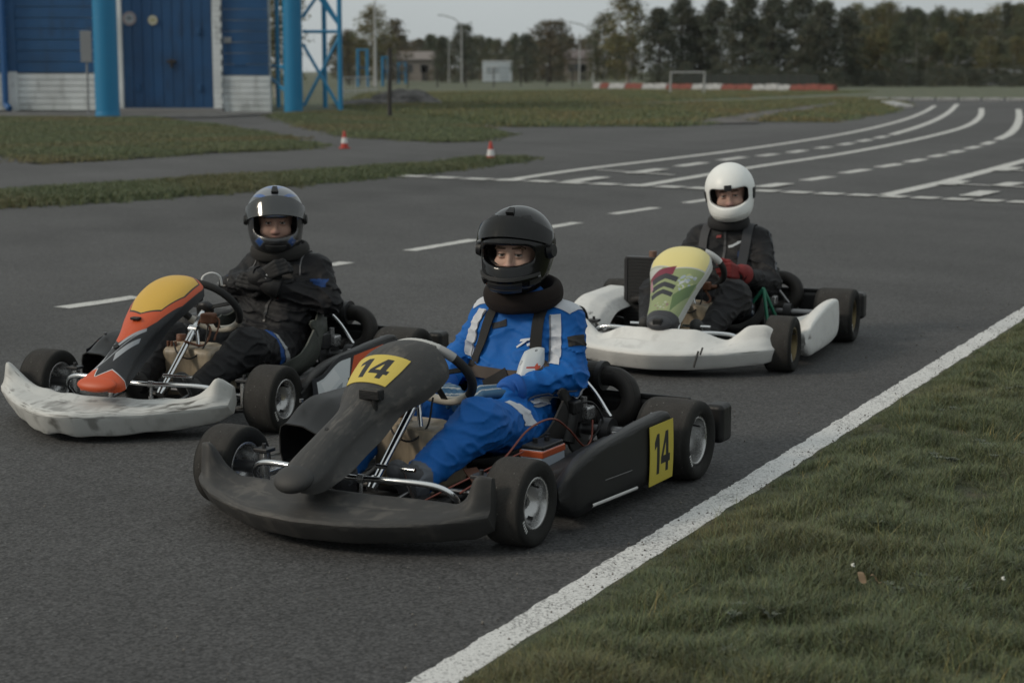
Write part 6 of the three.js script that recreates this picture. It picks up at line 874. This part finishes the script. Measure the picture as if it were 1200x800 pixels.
// a full-face helmet in head axes: shell with an eye port, liner, visor on side pivots
function helmetShell(port) {
  const outer = (x, y, z) => { let d = sd.ell(x, y - 0.025, z + 0.012, 0.132, 0.137, 0.156); d = sd.min(d, sd.ell(x, y + 0.080, z - 0.040, 0.104, 0.070, 0.122), 0.07); return d; };
  const inner = (x, y, z) => { let d = sd.ell(x, y - 0.02, z + 0.008, 0.108, 0.114, 0.13); return sd.min(d, sd.ell(x, y + 0.09, z - 0.02, 0.082, 0.08, 0.1), 0.05); };
  const hole = (x, y, z) => { const yy = y - port.y - port.bow * x * x * 8; return sd.max(sd.max(sd.box(x, yy, z - 0.13, port.w, port.h, 0.16, 0.024), -(z - 0.0), 0.02), (port.y - port.h + (port.u || 2.4) * x * x - y) * 0.9, 0.012); };
  const f = (x, y, z) => { let d = sd.max(outer(x, y, z), -inner(x, y, z), 0.006); d = sd.max(d, -(y + 0.138), 0.012); return sd.max(d, -hole(x, y, z), 0.008); };
  return { f, outer, inner, hole };
}
function visorGeo(outer, e0, e1, az, off, tilt, th = 0.0025) { // a strip of the shell's outside, lifted and turned up round the side pivots
  const ray = (a, e) => { const d = V(Math.sin(a) * Math.cos(e), Math.sin(e), Math.cos(a) * Math.cos(e)); let t = 0.25; for (let i = 0; i < 30; i++) { const p = d.clone().multiplyScalar(t); t -= outer(p.x, p.y - 0.0, p.z) * 0.8; } return d.multiplyScalar(t + off); };
  return shell((u, v) => { const a = mix(-az, az, u), k = Math.cos(a * 0.9), e = mix(e0 + (1 - k) * 0.12, e1 - (1 - k) * 0.18, v), p = ray(a, e); const q = p.clone().sub(V(0, 0.012, -0.012)); q.applyAxisAngle(V(1, 0, 0), -tilt); return q.add(V(0, 0.012, -0.012)); }, 40, 14, th, 0.8);
}
function makeHelmet(D, o) {
  const S = helmetShell(o.port), lo = V(-0.15, -0.155, -0.185), hi = V(0.15, 0.18, 0.175);
  const mesh = D.put('helmet', D.inHead(nets(S.f, lo, hi, 0.0042, o.paint)), o.mat, D.P, o.label);
  const liner = (x, y, z) => { let d = sd.max(S.inner(x, y, z) - 0.002, -(sd.ell(x, y - 0.02, z - 0.01, 0.068, 0.112, 0.12)), 0.01); d = sd.max(d, -(y + 0.125), 0.01); return sd.max(d, -(S.hole(x, y, z) + 0.0), 0.01); };
  const sub = (name, g, m, l) => D.put(name, D.inHead(Array.isArray(g) ? merge(g) : g), m, mesh, l);
  sub('liner', nets(liner, lo, hi, 0.006), std(0.012, 0.95));
  const rim = [[-0.5, 0], [0.5, 0]]; void rim;
  if (o.visor) sub('visor', visorGeo(S.outer, ...o.visor), o.visorMat);
  if (o.trim) sub('port_gasket', o.trim(S), std(0.012, 0.6));
  (o.extras || (() => []))(S, sub);
  return mesh;
}
const onShell = (S, a, e, off = 0) => { const d = V(Math.sin(a) * Math.cos(e), Math.sin(e), Math.cos(a) * Math.cos(e)); let t = 0.25; for (let i = 0; i < 40; i++) { const p = d.clone().multiplyScalar(t); t -= S.outer(p.x, p.y, p.z) * 0.8; } return d.multiplyScalar(t + off); };
const shellPatch = (S, a0, a1, e0, e1, off, th = 0.003, nu = 12, nv = 8) => shell((u, v) => onShell(S, mix(a0, a1, u), mix(e0, e1, v), off), nu, nv, -th, 0.8);
function collar(D, c, r, tubeR, mat, tilt, name = 'neck_brace', sx = 1, parent = D.P) { const g = new THREE.TorusGeometry(r, tubeR, 18, 56); const p = g.attributes.position; for (let i = 0; i < p.count; i++) { const n = 1 + 0.10 * N3(p.getX(i) * 18, p.getY(i) * 18, p.getZ(i) * 18); p.setXYZ(i, p.getX(i) * sx, p.getY(i), p.getZ(i) * 2.1 * n); } g.rotateX(Math.PI / 2 + tilt); g.computeVertexNormals(); g.translate(...c); boxUV(g, 8); return D.put(name, g, mat, parent); }

{ // ---- driver of kart 14: blue and white suit, black helmet with the visor up
  const blue = [0.0035, 0.098, 0.36], white = [0.50, 0.52, 0.56], grey = [0.11, 0.12, 0.14];
  const J = { head: [0.0, 0.772, 0.075], elbowL: [0.218, 0.335, 0.085], wristL: [0.098, 0.318, 0.325], elbowR: [-0.218, 0.36, 0.14], wristR: [-0.125, 0.325, 0.40], kneeL: [0.195, 0.275, 0.70], ankleL: [0.135, 0.135, 1.0], kneeR: [-0.195, 0.275, 0.70], ankleR: [-0.14, 0.135, 1.0], toeL: [0.125, 0.19, 1.085], toeR: [-0.13, 0.19, 1.085] };
  const D = makeDriver({ kart: 0, label: 'seated driver in blue and white suit, black helmet, visor up, hands in lap', joints: J, headYaw: 0.16, headPitch: 0.06, skin: [0.48, 0.315, 0.25], hair: [0.05, 0.032, 0.02], iris: [0.06, 0.05, 0.04], gaze: [0.22, 0.12], shoe: std([0.05, 0.052, 0.058], 0.8, 0, { bumpMap: grainTex, bumpScale: 0.002 }),
    suit: (x, y, z, t, b) => { const X = Math.abs(x);
      if (t.startsWith('shin') && z > 0.985) return grey; return blue; },
    glove: (x, y, z, k) => { const n = Math.sin((x * 0.8 + z) * 150) > 0.7; return n ? [0.26, 0.29, 0.31] : [0.03, 0.085, 0.16]; }, cuff: [0.012, 0.085, 0.33],
    hands: { L: handBones([0.095, 0.318, 0.335], [-0.75, -0.05, 0.62], [0.1, 0.9, 0.25], 1, [0.35, 0.5, 0.4]), R: handBones([-0.118, 0.325, 0.41], [0.72, 0.0, 0.55], [0.1, 0.95, 0.1], -1, [0.4, 0.55, 0.4]) } });
  const whiteCloth = std(white, 0.8, 0, { bumpMap: rep(weaveTex, 40), bumpScale: 0.0006 }), pipe = std(grey, 0.8);
  for (const sx of [-1, 1]) {
    D.put('shoulder_panel', D.panel([sx * 0.162, 0.595, 0.0], [1, -0.42 * sx, 0], [0, 0.05, sx], 0.115, 0.135), whiteCloth); D.put('panel_piping', D.band([[sx * 0.116, 0.61, -0.06], [sx * 0.118, 0.62, 0.0], [sx * 0.116, 0.60, 0.06]], 0.007, 0.0035), pipe);
    D.put('sleeve_stripe', D.band([[sx * 0.147, 0.555, 0.064], [sx * 0.158, 0.50, 0.082], [sx * 0.171, 0.43, 0.108], [sx * 0.181, 0.375, 0.138]], 0.040), whiteCloth); D.put('stripe_piping', D.band([[sx * 0.129, 0.55, 0.07], [sx * 0.14, 0.50, 0.09], [sx * 0.152, 0.43, 0.116], [sx * 0.163, 0.375, 0.143]], 0.006, 0.0035), pipe);
    const E = sx > 0 ? J.elbowL : J.elbowR, Wr = sx > 0 ? J.wristL : J.wristR, m = t => [mix(E[0], Wr[0], t) + sx * 0.012, mix(E[1], Wr[1], t) - 0.06, mix(E[2], Wr[2], t)];
    D.put('sleeve_stripe', D.band([[E[0] + sx * 0.03, E[1] - 0.035, E[2] - 0.045], m(0.05), m(0.3), m(0.55), m(0.75)], 0.038), whiteCloth); D.put('stripe_piping', D.band([m(0.02), m(0.3), m(0.55), m(0.75)].map(([x, y, z]) => [x + sx * 0.03, y + 0.022, z + 0.02]), 0.006, 0.0035), pipe);
    D.put('thigh_panel', D.panel([sx * 0.215, 0.27, 0.415], [0, -0.15, -sx], [-sx * 0.55, 0.8, 0.3], 0.12, 0.12), whiteCloth);
  }
  for (const sx of [-1, 1]) D.put('harness_strap', D.strap([[sx * 0.092, 0.58, -0.06], [sx * 0.09, 0.60, 0.02], [sx * 0.096, 0.53, 0.09], [sx * 0.108, 0.43, 0.14], [sx * 0.118, 0.36, 0.17]], 0.042), strapMat);
  const belt = D.put('chest_belt', D.strap([[-0.19, 0.355, 0.06], [-0.12, 0.352, 0.19], [-0.02, 0.35, 0.21], [0.08, 0.345, 0.2], [0.19, 0.34, 0.08]], 0.042, 0.008), std([0.045, 0.032, 0.024], 0.75)); D.put('belt_tail', D.strap([[0.03, 0.355, 0.2], [-0.02, 0.325, 0.21], [-0.055, 0.30, 0.21]], 0.04, 0.013), strapMat, belt); D.put('buckle', D.patch([0.085, 0.345, 0.21], [1, 0, 0], [0, 1, 0], 0.028, 0.052, 0.014, 0.006), M.black, belt);
  const rib = D.put('rib_protector', D.plate([0.118, 0.39, 0.19], [0.9, 0.06, -0.42], [0.10, 1, -0.12], 0.105, 0.15, 0.012, 0.004, 0.014, 0.12), phys(1, 0.42, 0, { map: canvasTex(256, 384, (c, w, h) => { c.fillStyle = '#b4bbc0'; c.fillRect(0, 0, w, h); c.fillStyle = '#34363a'; c.font = 'bold 26px sans-serif'; c.save(); c.translate(36, 190); c.rotate(-1.35); c.fillText('OLP', 0, 0); c.restore(); c.beginPath(); c.arc(150, 40, 13, 0, 7); c.fill(); c.fillStyle = '#b4bbc0'; c.beginPath(); c.arc(150, 40, 6, 0, 7); c.fill(); c.fillStyle = '#9c2f26'; c.fillRect(92, 214, 74, 18); c.fillStyle = '#b3452c'; c.beginPath(); [[160, 206], [178, 176], [190, 206], [214, 200], [206, 224], [222, 250], [190, 246], [172, 262], [164, 236]].forEach(([x, y], i) => i ? c.lineTo(x, y) : c.moveTo(x, y)); c.fill(); c.fillStyle = '#888d92'; c.fillRect(104, 282, 70, 8); c.fillRect(104, 298, 56, 6); }) }), D.P, 'white rib panel with a red mark'); void rib;
  D.put('chest_logo', [[[-0.012, 0, 0.05, 0.010], [0.0, 0.012, 0.014, 0.034]], []].flat().length ? [D.patch([0.062, 0.475, 0.15], [1, 0.12, 0], [0.1, 1, 0], 0.044, 0.010, 0.005), D.patch([0.052, 0.458, 0.15], [1, 0.9, 0], [-0.6, 1, 0], 0.046, 0.010, 0.005), D.patch([0.098, 0.462, 0.145], [1, 0.5, 0], [-0.4, 1, 0], 0.05, 0.011, 0.005), D.patch([0.10, 0.452, 0.145], [0.5, -0.6, 0], [0.6, 0.5, 0], 0.03, 0.010, 0.0055)] : [], std([0.5, 0.53, 0.58], 0.7), D.P, 'white monogram print on the chest');
  D.put('sleeve_badge', D.panel([0.222, 0.462, 0.05], [0.5, 0.05, -0.85], [-0.1, 1, 0.1], 0.066, 0.042, 0.003), std([0.022, 0.02, 0.018], 0.8)); D.put('chest_badge', D.panel([-0.055, 0.515, 0.12], [1, 0.3, 0], [-0.3, 1, 0], 0.055, 0.026, 0.003), std([0.016, 0.018, 0.022], 0.8));
  collar(D, [0.0, 0.618, 0.03], 0.114, 0.0185, phys([0.017, 0.0125, 0.011], 0.85, 0, { specularIntensity: 0.4, bumpMap: rep(weaveTex, 3), bumpScale: 0.001 }), 0.24, 'neck_brace', 1.12);
  makeHelmet(D, { label: 'glossy black full face helmet with raised smoked visor', port: { y: 0.004, h: 0.038, w: 0.094, bow: -0.1 }, mat: phys(1, 0.14, 0, { vertexColors: true, specularIntensity: 0.85 }), paint: () => [0.004, 0.0042, 0.005],
    visor: [0.0, 0.50, 1.28, 0.017, 0.44, 0.0025], visorMat: phys([0.05, 0.052, 0.054], 0.05, 0, { transmission: 0.9, thickness: 0, ior: 1.4, side: THREE.DoubleSide }),
    extras: (S, sub) => { sub('visor_pivot', [-1, 1].map(s => { const p = onShell(S, s * 1.42, 0.08, 0.004); return rod(p.clone().multiplyScalar(0.97), p.clone().multiplyScalar(1.1), 0.03, 20, 0.022); }), M.black); sub('top_vent', [shellPatch(S, -0.2, 0.2, 1.1, 1.3, 0.0, 0.012), shellPatch(S, 0.55, 0.95, 0.85, 1.02, 0.0, 0.008), shellPatch(S, -0.95, -0.55, 0.85, 1.02, 0.0, 0.008)], M.black);
      sub('chin_vent', [shellPatch(S, -0.42, 0.42, -0.72, -0.52, 0.0, 0.007), shellPatch(S, -0.36, 0.36, -0.66, -0.62, 0.006, 0.004), shellPatch(S, 0.62, 1.0, -0.62, -0.52, 0, 0.005), shellPatch(S, -1.0, -0.62, -0.62, -0.52, 0, 0.005)], std(0.02, 0.4)); sub('port_lip', [shellPatch(S, -0.95, 0.95, -0.46, -0.40, 0.0, 0.006, 30)], std(0.03, 0.5)); sub('shell_mark', [shellPatch(S, -0.98, -0.86, -0.66, -0.56, 0.001, 0.002, 4, 3), shellPatch(S, 0.9, 0.98, -0.5, -0.44, 0.001, 0.002, 4, 3)], std([0.3, 0.3, 0.31], 0.5)); } });
}
{ // ---- driver of the orange kart: black suit, arms crossed
  const blk = [0.0075, 0.0075, 0.009], J = { head: [-0.035, 0.732, 0.03], elbowL: [0.25, 0.385, 0.065], wristL: [0.03, 0.465, 0.205], elbowR: [-0.235, 0.43, 0.09], wristR: [-0.005, 0.505, 0.205], kneeL: [0.18, 0.255, 0.66], ankleL: [0.13, 0.115, 0.98], kneeR: [-0.19, 0.265, 0.68], ankleR: [-0.14, 0.13, 1.0], toeL: [0.125, 0.18, 1.07], toeR: [-0.13, 0.19, 1.085] };
  const D = makeDriver({ kart: 1, label: 'seated driver in black suit with arms crossed, blue and silver helmet', joints: J, headYaw: 0.52, headPitch: 0.0, skin: [0.36, 0.225, 0.175], hair: [0.02, 0.016, 0.013], iris: [0.03, 0.02, 0.015], gaze: [0, 0], shoe: std(0.018, 0.7),
    suit: (x, y, z, t) => { const X = Math.abs(x), w = 0.012 * Math.sin(z * 40); if (t.startsWith('thigh') && X > 0.12) { const q = z - 0.36 - 0.35 * (y - 0.2) + w; if (Math.abs(q - 0.075) < 0.022) return [0.012, 0.06, 0.22]; if (Math.abs(q - 0.035) < 0.010) return [0.32, 0.33, 0.34]; }
      if (t.startsWith('upper') && y > 0.452 && y < 0.486 && z > 0.03 && X < 0.25) return [0.010, 0.042, 0.15]; if (t === 'shoulder' && y > 0.592 && X > 0.13 && X < 0.15) return [0.09, 0.09, 0.09]; return blk; },
    glove: () => [0.012, 0.012, 0.013], hands: { L: handBones([0.02, 0.468, 0.208], [-0.9, 0.12, 0.1], [0.1, 0.1, 1], -1, [0.25, 0.3, 0.3]), R: handBones([0.005, 0.508, 0.208], [0.85, 0.4, 0.1], [-0.1, 0.1, 1], 1, [0.8, 1.0, 0.7]) } });
  D.put('zip', D.band([[0.0, 0.575, 0.1], [0.004, 0.50, 0.13], [0.006, 0.40, 0.19], [0.0, 0.30, 0.21]], 0.012, 0.003), std([0.03, 0.03, 0.032], 0.5));
  for (const sx of [-1, 1]) { D.put('shoulder_piping', D.band([[sx * 0.112, 0.60, -0.05], [sx * 0.116, 0.61, 0.0], [sx * 0.114, 0.58, 0.06], [sx * 0.125, 0.5, 0.1]], 0.006, 0.003), std([0.1, 0.1, 0.105], 0.7)); }
  D.put('glove_logo', D.patch([0.055, 0.53, 0.26], [0.6, 0.8, 0], [-0.8, 0.6, 0], 0.05, 0.018, 0.0), M.whitePl).visible = true;
  D.put('suit_logo', [D.patch([0.07, 0.405, 0.2], [1, 0.05, 0], [0, 1, 0], 0.05, 0.02, 0.004)], std([0.16, 0.035, 0.045], 0.7), D.P, 'small red label on the suit front'); D.put('sleeve_logo', [D.patch([-0.225, 0.455, 0.14], [0.8, 0.3, 0.4], [-0.2, 1, 0], 0.03, 0.026, 0.004)], std([0.16, 0.15, 0.14], 0.7));
  collar(D, [-0.02, 0.602, 0.02], 0.108, 0.0155, std([0.014, 0.013, 0.012], 0.85), 0.12, 'neck_brace', 1.12);
  makeHelmet(D, { label: 'blue and silver full face helmet with raised visor', port: { y: -0.020, h: 0.044, w: 0.095, bow: 0.3 }, mat: phys(1, 0.3, 0, { vertexColors: true, clearcoat: 0.8, clearcoatRoughness: 0.15 }),
    paint: (x, y, z) => { const X = Math.abs(x); if (y < -0.055 && z > 0.02) { const q = Math.abs(X - 0.072) + Math.abs(y + 0.078) * 0.8; return q < 0.018 ? [0.008, 0.045, 0.17] : q < 0.022 ? [0.06, 0.07, 0.085] : [0.013, 0.013, 0.014]; } if (y < -0.01) return [0.015, 0.015, 0.016]; if (y > 0.115) return Math.sin(X * 60 + z * 45) > 0.1 ? [0.015, 0.07, 0.24] : [0.13, 0.14, 0.16]; const st = Math.sin(y * 70 + X * 30 + z * 25); return st > 0.45 ? [0.06, 0.064, 0.068] : st > 0.1 ? [0.012, 0.045, 0.14] : [0.016, 0.017, 0.02]; },
    visor: [-0.16, 0.44, 1.25, 0.01, 0.40, 0.0025], visorMat: phys([0.05, 0.055, 0.06], 0.1, 0, { transmission: 0.75, thickness: 0, ior: 1.75, side: THREE.DoubleSide }),
    extras: (S, sub) => { sub('top_vent', [shellPatch(S, -0.17, 0.17, 0.98, 1.25, 0.0, 0.014)], M.black); sub('visor_pivot', [-1, 1].map(s => { const p = onShell(S, s * 1.42, 0.08, 0.004); return rod(p.clone().multiplyScalar(0.97), p.clone().multiplyScalar(1.07), 0.026, 20, 0.02); }), M.black); sub('chin_vent', [shellPatch(S, -0.3, 0.3, -0.68, -0.54, 0.0, 0.006), shellPatch(S, -0.05, 0.05, -0.56, -0.52, 0.006, 0.004)], std(0.025, 0.5)); } });
}
{ // ---- driver of the white kart: black suit, white helmet, red gloves on the wheel
  const blk = [0.0085, 0.0085, 0.010], wc = V(0, 0.425, 0.672), up = V(0, 0.75, 0.66), J = { head: [0.012, 0.765, 0.055], elbowL: [0.262, 0.315, 0.20], wristL: [0.185, 0.395, 0.505], elbowR: [-0.262, 0.33, 0.2], wristR: [-0.185, 0.40, 0.51], kneeL: [0.20, 0.295, 0.68], ankleL: [0.14, 0.13, 0.99], kneeR: [-0.2, 0.285, 0.68], ankleR: [-0.14, 0.13, 1.0], toeL: [0.125, 0.20, 1.085], toeR: [-0.13, 0.20, 1.085] };
  const D = makeDriver({ kart: 2, label: 'seated driver in black suit and white helmet, red gloves on the wheel', joints: J, headYaw: 0.20, headPitch: 0.10, headRoll: 0.10, skin: [0.37, 0.235, 0.19], hair: [0.03, 0.02, 0.015], iris: [0.03, 0.025, 0.02], gaze: [0.1, 0.1], shoe: std(0.02, 0.7),
    suit: (x, y, z, t) => { const X = Math.abs(x); if (t === 'torso' && X > 0.08 && X < 0.128 && y > 0.37 && y < 0.47 && z > 0.08 && x - 0.104 + (y - 0.42) * 0.5 > -0.012 && x > 0) return [0.008, 0.028, 0.085]; if (t.startsWith('thigh') && X > 0.13) { const q = Math.hypot(z - 0.30, (y - 0.29) * 1.2); if (Math.abs(q - 0.15) < 0.008 && z > 0.3) return [0.26, 0.29, 0.33]; if (Math.abs(q - 0.165) < 0.006 && z > 0.3) return [0.012, 0.03, 0.075]; } return blk; },
    glove: () => [0.155, 0.018, 0.018], hands: { L: handBones([0.182, 0.398, 0.515], [-0.32, 0.22, 0.92], [0.9, 0.15, 0.35], 1, [0.75, 1.1, 0.8], 0.7), R: handBones([-0.182, 0.403, 0.52], [0.32, 0.22, 0.92], [-0.9, 0.15, 0.35], -1, [0.75, 1.1, 0.8], 0.7) } });
  void wc; void up;
  for (const sx of [-1, 1]) D.put('harness_strap', D.strap([[sx * 0.115, 0.58, -0.06], [sx * 0.113, 0.60, 0.02], [sx * 0.113, 0.53, 0.09], [sx * 0.108, 0.43, 0.14], [sx * 0.10, 0.34, 0.19]], 0.05), std([0.034, 0.035, 0.039], 0.75));
  D.put('chest_logo', [D.patch([0.06, 0.508, 0.13], [1, 0.55, 0], [-0.5, 1, 0], 0.058, 0.014, 0.004), D.patch([0.035, 0.497, 0.13], [1, 0.2, 0], [-0.2, 1, 0], 0.03, 0.014, 0.004), D.patch([0.083, 0.523, 0.125], [1, 0.3, 0], [-0.2, 1, 0], 0.03, 0.012, 0.004)], std([0.36, 0.39, 0.42], 0.7)); D.put('collar_tab', D.patch([-0.035, 0.545, 0.12], [1, 0, 0], [0, 1, 0], 0.026, 0.014, 0.004), std([0.2, 0.025, 0.025], 0.7)); D.put('buckle', D.patch([0.13, 0.39, 0.16], [1, 0, 0], [0, 1, 0], 0.016, 0.024, 0.01, 0.004), M.steel);
  D.put('zip', D.band([[0.0, 0.575, 0.1], [0.002, 0.50, 0.13], [0.004, 0.40, 0.19], [0.0, 0.30, 0.21]], 0.012, 0.003), std([0.035, 0.035, 0.038], 0.5)); for (const sx of [-1, 1]) D.put('sleeve_piping', D.band([[sx * 0.20, 0.575, 0.0], [sx * 0.228, 0.50, 0.03], [sx * 0.25, 0.42, 0.10], [sx * 0.27, 0.36, 0.17]], 0.008, 0.003), std([0.07, 0.075, 0.085], 0.7));
  collar(D, [0.0, 0.612, 0.03], 0.088, 0.015, std([0.014, 0.014, 0.015], 0.85), 0.1, 'suit_collar', 1.1);
  makeHelmet(D, { label: 'white full face helmet without a visor', port: { y: -0.006, h: 0.05, w: 0.1, bow: 0.05, u: 3.2 }, mat: phys(1, 0.42, 0, { vertexColors: true }), paint: (x, y, z) => { const n = 1 + 0.03 * N3(x * 30, y * 30, z * 30); return [0.72 * n, 0.73 * n, 0.715 * n]; },
    extras: (S, sub) => { sub('brow_tab', [shellPatch(S, -0.135, 0.135, 0.24, 0.44, 0.0, 0.004)], M.black); sub('side_plate', [-1, 1].map(s => shellPatch(S, s > 0 ? 1.22 : -1.5, s > 0 ? 1.5 : -1.22, -0.22, 0.2, 0.0, 0.006)), M.black); sub('chin_line', [shellPatch(S, -0.8, 0.8, -0.60, -0.585, 0.0, 0.002, 30, 3), shellPatch(S, -0.7, 0.7, -0.66, -0.648, 0.0, 0.002, 30, 3)], std([0.42, 0.42, 0.4], 0.5)); } });
}

renderer.render(scene, camera);
